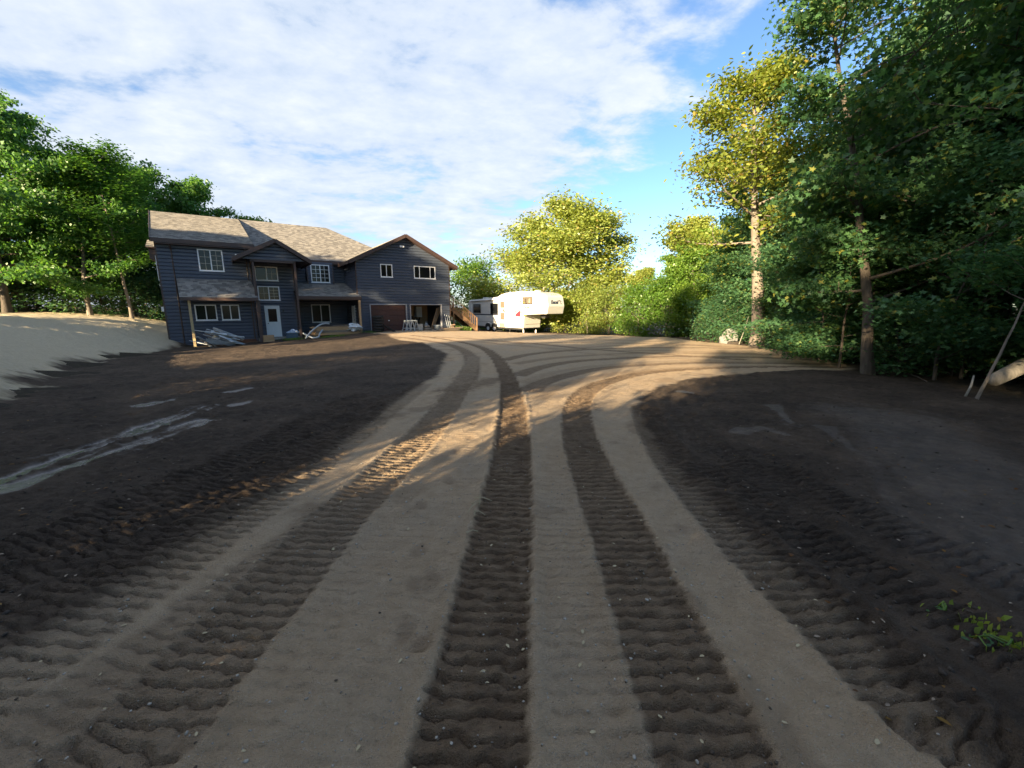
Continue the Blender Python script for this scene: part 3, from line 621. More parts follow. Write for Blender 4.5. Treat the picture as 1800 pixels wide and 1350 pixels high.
# garage gable roof
gl_ = shingled('roof', (-.62, 9.4, 5.42), (-.62, -.55, 5.42), (3.94, -.55, 7.72), (3.94, 9.4, 7.72)); shingled('roof', (8.5, -.55, 5.42), (8.5, 9.4, 5.42), (3.94, 9.4, 7.72), (3.94, -.55, 7.72))
for a, b in (((-.62, -.57, 5.40), (3.94, -.57, 7.70)), ((8.5, -.57, 5.40), (3.94, -.57, 7.70))): fascia(gl_, a, b, .25)
fascia(gl_, (-.64, -.55, 5.4), (-.64, 3.0, 5.4)); fascia(gl_, (8.52, -.55, 5.4), (8.52, 9.4, 5.4))
for a, b in (((-.6, 5.20), (3.94, 7.50)), ((3.94, 7.50), (8.48, 5.20))): MB().poly([(a[0], -.55, a[1]), (a[0], -.03, a[1]), (b[0], -.03, b[1]), (b[0], -.55, b[1])]).build('soffit', TRIM, house)
# entry gable roof on posts
er = shingled('roof', (-7.92, 4.0, 5.06), (-7.92, -2.0, 5.06), (-5.5, -2.0, 6.36), (-5.5, 6.0, 6.36)); shingled('roof', (-3.45, -2.0, 5.1), (-3.45, 4.0, 5.1), (-5.5, 6.0, 6.36), (-5.5, -2.0, 6.36))
for a, b in (((-7.94, -2.03, 5.04), (-5.5, -2.03, 6.34)), ((-3.43, -2.03, 5.08), (-5.5, -2.03, 6.34))): fascia(er, a, b, .24)
fascia(er, (-7.95, -2.0, 5.03), (-7.95, 0, 5.03)); fascia(er, (-3.42, -2.0, 5.07), (-3.42, 3, 5.07))
siding('siding', front(-1.55), -7.5, -3.8, 5.05, 6.2, (), lambda z: (-7.5 + (z - 5.05) * 1.75, -3.8 - (z - 5.05) * 1.5))
MB().box(-7.0, -4.35, -1.6, -1.42, 4.9, 5.08).build('beam', TRIM, house); MB().box(-6.95, -6.8, -1.6, 1, 4.9, 5.08).build('beam', TRIM, house); MB().box(-4.52, -4.35, -1.6, 1, 4.9, 5.08).build('beam', TRIM, house)
def post(x, y, ztop, m, w=.14):
    p = H(x, y); zb = gz(p.x, p.y) - HOUSE_P[2] - .15
    MB().box(x - w / 2, x + w / 2, y - w / 2, y + w / 2, zb, ztop).build('porch_post', m, house, bevel=.006)
YEL = mat('post_yellow', (.33, .25, .13), .8, col2=(.44, .35, .20), nscale=4, stretch=(6, 6, 1))
post(-6.87, -1.5, 4.92, TRIM); post(-4.43, -1.5, 4.92, TRIM); post(-10.45, -1.5, 2.42, YEL); post(-6.78, -1.45, 2.42, TRIM); post(-.12, -.85, 2.5, LUMBER, .15)
# pent roofs
p1 = shingled('pent_roof', (-10.86, -1.75, 2.56), (-6.78, -1.75, 2.56), (-7.03, -.02, 3.80), (-11.0, -.02, 3.80), .1); fascia(p1, (-10.86, -1.78, 2.56), (-6.78, -1.78, 2.56), .2)
MB().poly([(-10.9, -1.7, 2.5), (-10.97, -.03, 3.7), (-10.95, -.03, 2.5)]).build('pent_cheek', SIDING, house); MB().box(-10.84, -6.8, -1.7, -.05, 2.40, 2.45).build('soffit', TRIM, house)
p2 = shingled('pent_roof', (-4.28, -.9, 2.74), (.06, -.9, 2.74), (-.06, 3.58, 3.95), (-4.3, 3.58, 3.95), .1); fascia(p2, (-4.28, -.93, 2.72), (.06, -.93, 2.72), .22); fascia(p2, (-4.31, -.9, 2.70), (-4.33, 3.5, 3.9), .2)
MB().box(-4.25, -.02, -.85, 3.55, 2.48, 2.54).build('soffit', TRIM, house)
# bump-out on the far left end
core(-12.55, -11.8, 4.0, 6.0, 5.2, 6.0, TRIM, 'side_bay'); sb = shingled('roof', (-12.65, 3.7, 6.0), (-11.7, 3.7, 6.0), (-11.7, 5.2, 6.6), (-12.65, 5.2, 6.6), .1)
MB().box(-12.03, -11.77, .7, 1.0, 1.7, 2.0).build('meter_box', WHITE, house)
for t0 in (1.2, 2.6): MB().box(-11.99, -11.77, t0, t0 + 1.0, 3.4 + .2 * t0, 5.2).build('side_window', WHITE, house)
# windows -----------------------------------------------------------
def window(x0, x1, z0, z1, t, cols=2, grid=None, glass=GLASS, fw=.065, split=None, gridcol=None):
    w = empty('window', (0, 0, 0)); w.parent = house
    fr = MB()
    y0, y1 = t - .085, t + .03
    for a in ((x0, x1, z0, z0 + fw), (x0, x1, z1 - fw, z1)): fr.box(a[0], a[1], y0, y1, a[2], a[3])
    for a in ((x0, x0 + fw), (x1 - fw, x1)): fr.box(a[0], a[1], y0, y1, z0 + fw, z1 - fw)
    ed = split or [x0 + fw + (x1 - x0 - 2 * fw) * i / cols for i in range(cols + 1)]
    for e in ed[1:-1]: fr.box(e - .03, e + .03, y0 + .012, y1, z0 + fw, z1 - fw)
    fr.build('frame', WHITE, w)
    sl = MB().box(x0 - .03, x1 + .03, y0 - .03, y0 + .02, z0 - .035, z0 - .002).build('sill', WHITE, w)
    for i in range(len(ed) - 1):
        a, b = ed[i] + .02, ed[i + 1] - .02
        MB().box(a, b, t - .045 + .012 * (i % 2), t - .035 + .012 * (i % 2), z0 + fw - .01, z1 - fw + .01).build('pane', glass, w)
        if grid and grid[i]:
            nx, nz = grid[i]; g = MB(); yy = t - .060 + .012 * (i % 2)
            for k in range(1, nx): q = a + (b - a) * k / nx; g.box(q - .012, q + .012, yy, yy + .012, z0 + fw, z1 - fw)
            for k in range(1, nz): q = z0 + fw + (z1 - z0 - 2 * fw) * k / nz; g.box(a, b, yy - .002, yy + .010, q - .012, q + .012)
            g.build('muntin', gridcol or GRID, w)
    return w
for q in LW: window(*q, 0, grid=[(2, 3), (2, 4)])
for q in LL: window(*q, 0, glass=GLASSG)
window(*EW[0], 1.0, grid=[None, (2, 2)]); window(*EW[1], 1.0, grid=[(2, 2), (2, 4)])
window(*RWn, 3.05, grid=[(2, 4), (2, 4)], gridcol=WHITE); window(*RL, 3.6, glass=GLASSG)
window(*gw[0], 0); window(*gw[1], 0, split=[gw[1][0] + .065, gw[1][0] + .5, gw[1][1] - .48, gw[1][1] - .065])
# doors
def door(x0, x1, z0, z1, t):
    d = empty('door', (0, 0, 0)); d.parent = house; fr = MB()
    fr.box(x0 - .06, x0, t - .09, t, z0, z1 + .06).box(x1, x1 + .06, t - .09, t, z0, z1 + .06).box(x0, x1, t - .09, t, z1, z1 + .06); fr.build('frame', DOORW, d)
    MB().box(x0 + .005, x1 - .005, t - .06, t - .02, z0, z1 - .005).build('slab', DOORW, d, bevel=.006)
    MB().box(x0 + .15, x1 - .15, t - .068, t - .061, z0 + (z1 - z0) * .50, z1 - .17).build('pane', GLASS, d)
    lt = MB(); a, b, c, e = x0 + .11, x1 - .11, z0 + (z1 - z0) * .48, z1 - .13
    lt.box(a, b, t - .075, t - .0605, c, c + .04).box(a, b, t - .075, t - .0605, e - .04, e).box(a, a + .04, t - .075, t - .0605, c + .04, e - .04).box(b - .04, b, t - .075, t - .0605, c + .04, e - .04); lt.build('pane_frame', DOORW, d)
    MB().lathe([(.0, -.13), (.03, -.13), (.035, -.10), (.02, -.08), (.025, -.05)], 10, 'y', (x0 + .09, t, z0 + .98)).build('handle', STEEL, d); return d
door(ED[0] + .02, ED[1] - .02, ED[2] + .02, 2.02, 1.0)
sdo = empty('door', (0, 0, 0)); sdo.parent = house   # white side door inside the porch
MB().box(-.09, -.02, .8, 1.7, -.1, 2.05).build('slab', DOORW, sdo, bevel=.006); MB().box(-.11, -.03, .73, .8, -.1, 2.1).build('frame', DOORW, sdo); MB().box(-.11, -.03, 1.7, 1.77, -.1, 2.1).build('frame', DOORW, sdo)
MB().lathe([(0, -.06), (.03, -.05), (.03, 0)], 10, 'y', (-.12, .95, .95)).build('handle', STEEL, sdo)
# sectional garage door
gd = empty('garage_door', (0, 0, 0)); gd.parent = house
for i in range(5):
    z0 = .01 + i * .426; MB().box(GD1[0] + .01, GD1[1] - .01, .05, .09, z0, z0 + .418).build('door_section', GDOOR, gd)
    for j in range(4):
        a = GD1[0] + .05 + j * .715; MB().box(a, a + .67, .035, .051, z0 + .05, z0 + .37).build('door_panel', GDOOR, gd, bevel=.012)
MB().lathe([(0, -.03), (.05, -.02), (.05, .05)], 12, 'y', (2.38, .03, .88)).build('handle', WHITE, gd)
# downspouts, lamps, vents
def downspout(x, y, zt, zb): MB().tube([(x, y - .45, zt), (x, y - .40, zt - .12), (x, y - .08, zt - .38), (x, y - .08, zb)], .045, 6).build('downspout', TRIM, house)
downspout(-11.05, 0, 5.85, -.45); downspout(-7.15, 0, 5.85, -.5)
fl = empty('flood_light', (0, 0, 0)); fl.parent = house; MB().box(3.55, 3.8, -.12, -.05, 6.78, 6.9).build('base', WHITE, fl)
for dx in (-.1, .1): MB().lathe([(.03, 0), (.07, -.13), (.075, -.16), (0, -.15)], 12, 'y', (3.68 + dx, -.12, 6.8)).build('lamp_head', WHITE, fl)
fl2 = empty('wall_lamp', (0, 0, 0)); fl2.parent = house; MB().box(-5.2, -5.1, .86, .95, 1.62, 1.78).build('lamp_body', STEEL, fl2); MB().box(-7.75, -7.65, -.15, -.05, 5.35, 5.45).build('lamp_body', WHITE, fl2)
for t0 in (1.4, 1.9): MB().box(-.1, -.05, t0, t0 + .3, 4.75, 5.15).build('wall_vent', mat('vent_dark', (.05, .055, .065), .6), house)
MB().box(-7.1, -4.2, -.0, 1.02, -.4, -.17).build('door_step', CONC, house)
MB().box(-8.3, -7.06, -.14, -.06, -.55, -.2).build('base_board', mat('rusty_board', (.10, .045, .025), .8), house)
#@@THINGS

# ------------------------------------------------------------------ deck stairs beside the garage
stz = HOUSE_P[2]
stairs = empty('deck_stairs', tuple(H(7.95, .6)), HOUSE_A, 'brown wooden deck stairs with baluster railings beside the garage', 'stairs')
SX, SZ = 3.1, 2.9; TOPX = -.7       # runs down to the right
def szz(x): return SZ * (1 - (x - TOPX) / (SX - TOPX)) - .25
for y in (0, 1.35): MB().bar((TOPX, y, szz(TOPX)), (SX, y, szz(SX)), .05, .30).build('stringer', DECK, stairs)
for i in range(15):
    x = TOPX + (i + .5) * (SX - TOPX) / 15; MB().box(x - .17, x + .15, .03, 1.32, szz(x) + .10, szz(x) + .14).build('step', DECK, stairs)
    MB().box(x + .12, x + .145, .03, 1.32, szz(x) - .10, szz(x) + .098).build('riser', DECK, stairs)
for y in (-.04, 1.39):
    MB().bar((TOPX, y, szz(TOPX) + 1.15), (SX, y, szz(SX) + 1.15), .09, .05).build('handrail', DECK, stairs)
    MB().bar((TOPX, y, szz(TOPX) + .25), (SX, y, szz(SX) + .25), .05, .07).build('bottom_rail', DECK, stairs)
    for x in (SX - .05, .6): MB().box(x - .05, x + .05, y - .05, y + .05, -.7, szz(x) + 1.2).build('post', DECK, stairs)
    n = 19
    for i in range(n):
        x = TOPX + (i + .5) * (SX - TOPX) / n; MB().box(x - .02, x + .02, y - .02, y + .02, szz(x) + .28, szz(x) + 1.12).build('baluster', DECK, stairs)
MB().box(-2.6, TOPX, -.0, 1.6, SZ - .2, SZ - .08).build('landing', DECK, stairs)

# ------------------------------------------------------------------ fifth-wheel trailer
rv = empty('travel_trailer', (-1.764, 42.611, -1.0), R(-46), 'white fifth-wheel travel trailer parked past the stairs, half in sunlight', 'trailer')
prof = [(-4.33, .5), (-4.33, 2.95), (-4.25, 3.14), (-4.05, 3.24), (.4, 3.5), (.9, 3.72), (1.6, 3.86), (3.7, 4.0), (5.6, 3.9), (6.5, 3.72), (6.72, 2.55), (6.62, 1.88), (4.2, 1.78), (4.07, .48)]
MB().prism(prof, 0, 2.44).build('body', CREAM, rv, bevel=.05)
cap = MB().prism([(6.45, 3.71), (6.78, 3.62), (6.98, 3.42), (7.16, 2.60), (7.0, 1.88), (6.6, 1.87)], .06, 2.38).build('front_cap', CREAM, rv, bevel=.04)
MB().box(-2.9, -2.0, .8, 1.6, 3.28, 3.52).build('roof_air_conditioner', WHITE, rv, bevel=.06); MB().box(-.9, -.4, .9, 1.5, 3.4, 3.55).build('roof_vent', WHITE, rv, bevel=.04)
MB().box(4.6, 5.0, 1.0, 1.5, 3.9, 4.06).build('roof_vent', WHITE, rv, bevel=.04)
MB().tube([(-3.9, -.08, 3.12), (.7, -.08, 3.30)], .075, 10).build('awning_roller', WHITE, rv, True)
for x in (-3.8, .62): MB().box(x - .03, x + .03, -.07, -.005, 1.1, 3.2).build('awning_arm', WHITE, rv)
def rvwin(x0, x1, z0, z1, m=GLASS, fr=STEEL):
    w = empty('window', (0, 0, 0)); w.parent = rv; MB().box(x0, x1, -.025, -.012, z0, z1).build('pane', m, w, bevel=.004); f = MB(); q = .06
    f.box(x0 - q, x1 + q, -.045, -.004, z0 - q, z0).box(x0 - q, x1 + q, -.045, -.004, z1, z1 + q).box(x0 - q, x0, -.045, -.004, z0, z1).box(x1, x1 + q, -.045, -.004, z0, z1); f.build('frame', fr, w); return w
rvwin(-.58, .5, 1.83, 2.82); rvwin(-3.4, -2.3, 1.95, 2.75); rvwin(4.08, 5.24, 2.82, 3.38, VENT)
w = rvwin(4.3, 5.02, 2.9, 3.3, mat('blind_cream', (.30, .28, .22), .6), VENT)
for z0, z1, x0 in ((2.42, 3.05, .86), (1.25, 1.95, .86), (2.04, 2.3, 1.22)): MB().box(x0, 1.46, -.03, -.003, z0, z1).build('screen_panel', VENT, rv)
d = empty('entry_door', (0, 0, 0)); d.parent = rv; MB().box(.70, 1.58, -.012, .02, 1.02, 3.14).build('slab', CREAM, d); MB().box(1.60, 1.63, -.02, .02, 1.0, 3.16).build('edge', VENT, d); MB().box(1.50, 1.56, -.05, -.013, 2.0, 2.12).build('handle', STEEL, d)
MB().box(-4.2, .68, -.012, .01, 1.68, 1.78).build('stripe', INK, rv); MB().box(2.3, 3.35, -.010, .01, 1.70, 1.74).build('stripe', INK, rv)
for a in ([(3.05, 1.62), (3.70, 1.58), (3.70, 2.2), (3.3, 2.0), (3.0, 1.80)],): MB().prism(a, -.012, .01).build('graphic', REDP, rv)
MB().prism([(2.75, 1.98), (3.1, 2.16), (3.72, 2.26), (3.4, 2.12)], -.011, .01).build('graphic', INK, rv)
SEAM = mat('rv_seam', (.10, .09, .075), .6)
for a_ in ((-4.3, 3.95, .98, 1.0), (3.75, 6.55, 2.22, 2.245), (1.65, 3.7, 3.42, 3.44), (3.72, 3.745, .55, 3.85), (1.9, 2.9, 1.0, 1.02)): MB().box(a_[0], a_[1], -.008, .01, a_[2], a_[3]).build('seam', SEAM, rv)
MB().box(.72, 1.5, -.03, -.003, .52, .92).build('compartment', OLDWOOD, rv)
for z in (.25, .02): MB().box(.6, 1.35, -.35 + z * .6, -.05, z + .12, z + .16).build('entry_step', STEEL, rv)
for x in (-1.07, -.09):
    for y in (.02, 2.2):
        w = empty('wheel', (0, 0, 0)); w.parent = rv
        MB().lathe([(.20, 0), (.30, -.01), (.345, .03), (.345, .19), (.30, .22), (.20, .22)], 24, 'y', (x, y - .04, .345)).build('tyre', BLACK, w, True)
        MB().lathe([(0, .03), (.07, .02), (.09, .05), (.17, .035), (.205, .0), (.205, .18)], 20, 'y', (x, y - .035, .345)).build('rim', WHITE, w, True)
    MB().prism([(x - .45, .49), (x - .40, .70), (x - .2, .86), (x + .2, .86), (x + .40, .70), (x + .45, .49)], -.012, .03).build('wheel_arch', BLACK, rv)
    MB().tube([(x - .46, -.02, .5), (x - .40, -.02, .72), (x - .2, -.02, .88), (x + .2, -.02, .88), (x + .40, -.02, .72), (x + .46, -.02, .5)], .03, 6).build('arch_trim', CREAM, rv)
MB().box(-4.2, 3.9, .3, .45, .3, .5).box(-4.2, 3.9, 2.0, 2.15, .3, .5).build('chassis', STEEL, rv)
for x, y in ((3.8, .35), (3.8, 2.1)): MB().box(x - .05, x + .05, y - .05, y + .05, -.2, .5).build('landing_leg', WHITE, rv)
for x in (-3.7, 1.9): MB().box(x - .05, x + .05, .3, .4, -.15, .4).build('stabiliser', STEEL, rv)
MB().prism([(5.3, 1.84), (6.2, 1.84), (5.9, 1.45), (5.6, 1.45)], 1.0, 1.45).build('kingpin_box', BLACK, rv)
for z in (.85, 1.2): MB().box(4.09, 4.12, .3, 2.1, z, z + .025).build('front_rib', VENT, rv)
for y in (.9, 1.2, 1.5): MB().lathe([(0, 0), (.05, .01), (.05, .05)], 8, 'z', (6.8, y, 3.6)).build('marker_lamp', mat('amber', (.5, .2, .03), .4), rv)
def text_mesh(txt, size, m, parent, M, shear=.25):
    cu = bpy.data.curves.new('lettering', 'FONT'); cu.body = txt; cu.size = size; cu.extrude = .004; cu.shear = shear; cu.offset = size * .03
    o = bpy.data.objects.new('lettering', cu); COL.objects.link(o); dg = bpy.context.evaluated_depsgraph_get()
    me = bpy.data.meshes.new_from_object(o.evaluated_get(dg)); me.transform(M); bpy.data.objects.remove(o)
    return link('lettering', me, m, parent)
MX = Matrix(((1, 0, 0, 0), (0, 0, -1, 0), (0, 1, 0, 0), (0, 0, 0, 1)))
text_mesh('Excel', .34, mat('gold_letter', (.10, .08, .05), .5), rv, Matrix.Translation((4.12, -.012, 2.40)) @ MX)
def swoosh(M, s, name='emblem'):
    mb = MB()
    for pts in ([(0, .2), (.25, .36), (.6, .30), (.85, .10), (.5, .18), (.3, .22)], [(.3, .06), (.5, .12), (.62, .02), (.45, .0)], [(.35, -.14), (.7, -.10), (.95, -.26), (.6, -.2)]):
        mb.poly([M @ Vector((x * s, y * s, .004)) for x, y in pts])
    mb.build(name, INK, rv)
swoosh(Matrix.Translation((4.82, -.012, 2.45)) @ MX, .45)
tilt = math.atan2(.18, .82)
MF = Matrix.Translation((7.10, .5, 2.80)) @ Matrix(((0, -math.sin(tilt), math.cos(tilt), 0), (1, 0, 0, 0), (0, math.cos(tilt), math.sin(tilt), 0), (0, 0, 0, 1)))
MF = Matrix.Translation((.03, 0, 0)) @ MF
text_mesh('Excel', .46, INK, rv, MF); swoosh(MF @ Matrix.Translation((1.02, .12, 0)), .62)

# ------------------------------------------------------------------ things along the house front
rnd = random.Random(4)
def plank(name, x, y, z, L, w, th, m, rz=0, tilt=0, roll=0, label=None, cat=None, group=None, world=False, bevel=0):
    me = MB().box(-L / 2, L / 2, -w / 2, w / 2, -th / 2, th / 2).mesh(name); o = link(name, me, m)
    p = H(x, y, z) if not world else Vector((x, y, z)); o.location = p; o.rotation_euler = (roll, tilt, (0 if world else HOUSE_A) + rz)
    if label: tag(o, label, cat, group)
    return o
def hg(x, y): p = H(x, y); return gz(p.x, p.y) - HOUSE_P[2]
for i in range(46):
    f = i / 46; x = -9.05 + rnd.uniform(-.75, .75) * (1.1 - .5 * f); y = -2.0 + rnd.uniform(-.35, .45); g0 = hg(x, y)
    z = g0 + .06 + f * .95 * (1 - .45 * abs(x + 9.25)); L = rnd.uniform(.6, 2.0); dark = rnd.random() < .22
    plank('siding_scrap', x, y, z, L, rnd.uniform(.10, .26), .02, OLDWOOD if dark else SHEETW, rnd.gauss(.0, .35), rnd.gauss(.30, .14), rnd.gauss(0, .35),
          'white and grey siding offcut in the loose heap below the lower left windows', 'board', 'siding offcuts heaped below the lower left windows')
plank('siding_sheet', -8.45, -2.35, hg(-8.5, -2.35) + .16, 1.15, .5, .02, SHEETW, -.5, .14, -.3, 'broad white panel lying on the near end of the siding heap', 'panel')
LBL = 'long lumber plank in the flat stack under the porch roof'
for r in range(7):
    for c in range(6):
        x = -2.05 + rnd.uniform(-.15, .15); y = -1.35 + c * .16; z = hg(-2, -1.2) + .10 + r * .085
        plank('lumber_plank', x, y, z, 3.0 + rnd.uniform(-.3, .3), .145, .075, LUMBER if rnd.random() < .75 else OLDWOOD, rnd.gauss(0, .012), 0, 0, LBL, 'plank', 'planks stacked under the porch roof')
for i in range(8):
    plank('plank_offcut', -2.0 + rnd.uniform(-1, .8), -1.0 + rnd.uniform(-.3, .2), hg(-2, -1.2) + .70 + .03 * i / 4, rnd.uniform(.4, 1.2), .12, .04, OLDWOOD if i % 2 else INSUL, rnd.gauss(.2, .4), 0, 0, 'dark short offcut lying on top of the lumber stack', 'plank', 'offcuts on the lumber stack')
def crumple(name, x, y, z, sx, sy, sz, m, label, cat, seed):
    bm = bmesh.new(); bmesh.ops.create_icosphere(bm, subdivisions=3, radius=1); rr = random.Random(seed)
    for v in bm.verts:
        n = float(fbm(np.array([v.co.x * 3.1 + seed + v.co.z * 2]), np.array([v.co.y * 3.1 + v.co.z * 2.9]), seed, 3)[0]); k = .1 + 1.7 * n; v.co = Vector((v.co.x * sx * k, v.co.y * sy * k, max(v.co.z, -.55) * sz * k))
    me = bpy.data.meshes.new(name); bm.to_mesh(me); bm.free(); o = link(name, me, m); o.location = H(x, y, z); o.rotation_euler = (0, 0, HOUSE_A); return tag(o, label, cat)
crumple('plastic_sheet', -.75, -1.3, hg(-.7, -1.3) + .42, .55, .5, .32, SHEETW, 'crumpled white plastic sheeting at the right end of the lumber stack', 'sheeting', 3)
for k, (pts, lb) in enumerate((([(-4.2, -1.9, .06), (-4.0, -1.7, .28), (-3.6, -1.5, .62), (-3.1, -1.3, .90), (-2.7, -1.2, .95), (-2.4, -1.2, .86)], 'pale corrugated drain pipe arching onto the lumber stack'), ([(-4.3, -1.5, .42), (-4.05, -1.7, .22), (-3.75, -1.95, .05), (-3.35, -1.95, .06), (-3.25, -1.7, .3), (-2.95, -1.5, .55)], 'pale drain pipe looped on the ground beside the porch post'))):
    P = [Vector((a, b, c + hg(a, b))) for a, b, c in pts]; Q = []
    for a, b in zip(P[:-1], P[1:]):
        for t in range(6): Q.append(a.lerp(b, t / 6))
    for _ in range(6): Q = [Q[0]] + [(Q[i - 1] + Q[i] * 2 + Q[i + 1]) / 4 for i in range(1, len(Q) - 1)] + [Q[-1]]
    o = MB().tube(Q, [.055 if i % 2 else .062 for i in range(len(Q))], 8).build('drain_pipe', GALV, None, True); o.location = HOUSE_P; o.rotation_euler = (0, 0, HOUSE_A); tag(o, lb, 'pipe')
g = hg(-4.95, -1.0); tote = empty('storage_tote', tuple(H(-4.95, -.95, g)), HOUSE_A, 'dark blue plastic storage tote beside the white entry door', 'tote')
MB().prism([(-.33, 0), (.33, 0), (.38, .42), (-.38, .42)], -.25, .25).build('bin', BLUE, tote, bevel=.02); MB().box(-.41, .41, -.28, .28, .40, .44).build('rim', BLUE, tote, bevel=.01)
crumple('plastic_bag', -4.85, -.95, g + .50, .32, .22, .16, TARP, 'crumpled blue and white plastic lying on the storage tote', 'bag', 9)
g = hg(-6.45, -1.5); blk = empty('wooden_crate', tuple(H(-6.45, -1.45, g)), HOUSE_A + .15, 'small brown wooden crate by the foot of the left porch post', 'crate')
for i in range(3): MB().box(-.32, .32, -.22, -.19, .02 + i * .15, .155 + i * .15).build('slat', LUMBER, blk); MB().box(-.32, .32, .19, .22, .02 + i * .15, .155 + i * .15).build('slat', LUMBER, blk)
for x in (-.30, .30): MB().box(x - .02, x + .02, -.187, .187, .0, .46).build('end', LUMBER, blk)
MB().box(-.31, .31, -.187, .187, .40, .43).build('lid', LUMBER, blk)
# tyre stack
for i in range(6):
    o = MB().lathe([(.22, .02), (.26, 0), (.40, .02), (.43, .06), (.43, .15), (.40, .19), (.26, .21), (.22, .19), (.22, .02)], 24).build('tyre', BLACK, None, True)
    o.location = H(1.2 + rnd.uniform(-.05, .05), -1.0 + rnd.uniform(-.05, .05), hg(1.2, -1.0) + .02 + i * .212); o.rotation_euler = (rnd.gauss(0, .02), rnd.gauss(0, .02), 0)
    tag(o, ['bottom tyre', 'second tyre from the bottom', 'third tyre from the bottom', 'fourth tyre from the bottom', 'fifth tyre from the bottom', 'topmost tyre'][i] + ' of the black stack left of the garage door', 'tyre', 'tyres stacked by the garage')
for i in range(3): plank('rubber_slab', 1.95 + .1 * i, -1.25, hg(2, -1.2) + .30 - .09 * i, .95, .5, .06, BLACK, -.05, .55, 0, ['upper', 'middle', 'lower'][i] + ' black slab leaning against the tyre stack', 'slab', 'slabs leaning on the tyres')
# saw horses
for i in range(3):
    x0 = 3.35 + i * .36; y0 = -1.35 + .05 * i; sh = empty('sawhorse', tuple(H(x0, y0, .01)), HOUSE_A + .05 * i, ['leftmost', 'middle', 'rightmost'][i] + ' of the grey folding sawhorses in front of the garage', 'sawhorse', 'sawhorses by the garage')
    for y in (-.35, .35):
        for s in (-1, 1): MB().bar((s * .25, y, 0), (s * .03, y, .82), .05, .045, (0, 1, 0)).build('leg', GALV, sh)
        MB().bar((-.17, y, .25), (.17, y, .25), .03, .05).build('spreader', GALV, sh)
    MB().box(-.045, .045, -.45, .45, .82, .90).build('top_beam', GALV, sh)
    MB().bar((-.18, -.35, .27), (-.18, .35, .27), .03, .05).build('brace', GALV, sh)
def bx(name, x, y, z, sx, sy, sz, m, rz, label, cat, lid=None):
    e_ = empty(name, tuple(H(x, y, z)), HOUSE_A + rz, label, cat); MB().box(-sx / 2, sx / 2, -sy / 2, sy / 2, 0, sz).build('body', m, e_, bevel=.015)
    MB().box(-sx / 2 - .01, sx / 2 + .01, -sy / 2 - .01, sy / 2 + .01, sz - .06, sz + .015).build('lid', lid or m, e_, bevel=.008); return e_
bx('storage_box', 4.72, -.75, .0, .42, .4, .55, mat('grey_box', (.42, .40, .37), .7, noise=.2), .1, 'pale grey box standing between the two garage openings', 'box')
for i, (x, y, L, r_) in enumerate(((5.35, -.6, .55, .12), (5.4, -.85, .6, .11), (5.38, -.7, .5, .10))):
    o = MB().lathe([(0, -L / 2), (r_ * .9, -L / 2), (r_, -L * .4), (r_ * .96, 0), (r_, L * .4), (r_ * .9, L / 2), (0, L / 2)], 12, 'y').build('log', OLDWOOD, None, True)
    o.location = H(x, y, .12 if i < 2 else .32); o.rotation_euler = (0, 0, HOUSE_A + 1.57); tag(o, ['rear log lying at the sill of the open garage', 'front log lying at the sill of the open garage', 'log lying on top of the two at the garage sill'][i], 'log')
tub = empty('wash_tub', tuple(H(6.35, -.65, .0)), 0, 'pale blue galvanised tub in front of the open garage', 'tub'); MB().lathe([(0, .01), (.26, .01), (.31, .40), (.33, .42), (.31, .43), (.29, .40), (.25, .05), (0, .05)], 24).build('bowl', GALV, tub, True)
for s in (-1, 1): MB().tube([(s * .31, -.08, .33), (s * .36, -.05, .34), (s * .36, .05, .34), (s * .31, .08, .33)], .012, 6).build('handle', STEEL, tub)
brl = empty('metal_can', tuple(H(5.85, .5, .0)), 0, 'blue grey milk can just inside the open garage', 'can'); MB().lathe([(0, .01), (.16, .01), (.17, .45), (.10, .58), (.10, .66), (.13, .70), (0, .70)], 20).build('can', mat('can_blue', (.13, .17, .22), .5), brl, True); MB().lathe([(.11, .60), (.125, .61), (.125, .64), (.11, .65)], 20).build('band', STEEL, brl)
for i in range(5): plank('leaning_board', 6.62 + .1 * i, .6 + .05 * i, .95, 1.95 + .1 * i, .10, .035, OLDWOOD if i % 2 else LUMBER, -.1, -1.25 + .02 * i, 0, 'brown board leaning inside the right jamb of the open garage', 'board', 'boards leaning inside the garage')
for i in range(3): plank('pale_pole', 7.35 + .18 * i, -.42, .62, 1.5 - .15 * i, .04, .04, SHEETW, .1, 1.32 + .03 * i, 0, 'pale pole leaning on the siding right of the garage', 'pole', 'poles leaning right of the garage')
for i in range(14):
    f = i / 14; plank('scrap_plank', 6.75 + rnd.uniform(-.6, .6), -1.9 + rnd.uniform(-.35, .35), hg(6.7, -1.9) + .04 + f * .22, rnd.uniform(.9, 1.9), rnd.uniform(.1, .2), .03, OLDWOOD if i % 3 else LUMBER, rnd.gauss(0, .18), rnd.gauss(0, .04), 0, 'weathered plank in the low scrap pile before the open garage', 'plank', 'planks in the low scrap pile')
for i in range(9):
    x, y = 7.6 + rnd.uniform(-.45, .35), -1.2 + rnd.uniform(-.3, .3); plank('scrap_block', x, y, hg(x, y) + .08 + .05 * i, rnd.uniform(.3, .9), rnd.uniform(.08, .2), .08, OLDWOOD if i % 2 else DECK, rnd.uniform(0, 3), rnd.gauss(0, .25), 0, 'brown scrap block in the heap at the garage corner', 'block', 'scrap blocks at the garage corner')
wb = empty('workbench', tuple(H(5.3, 3.2, 0)), HOUSE_A, 'dark cluttered bench deep inside the open garage', 'bench')
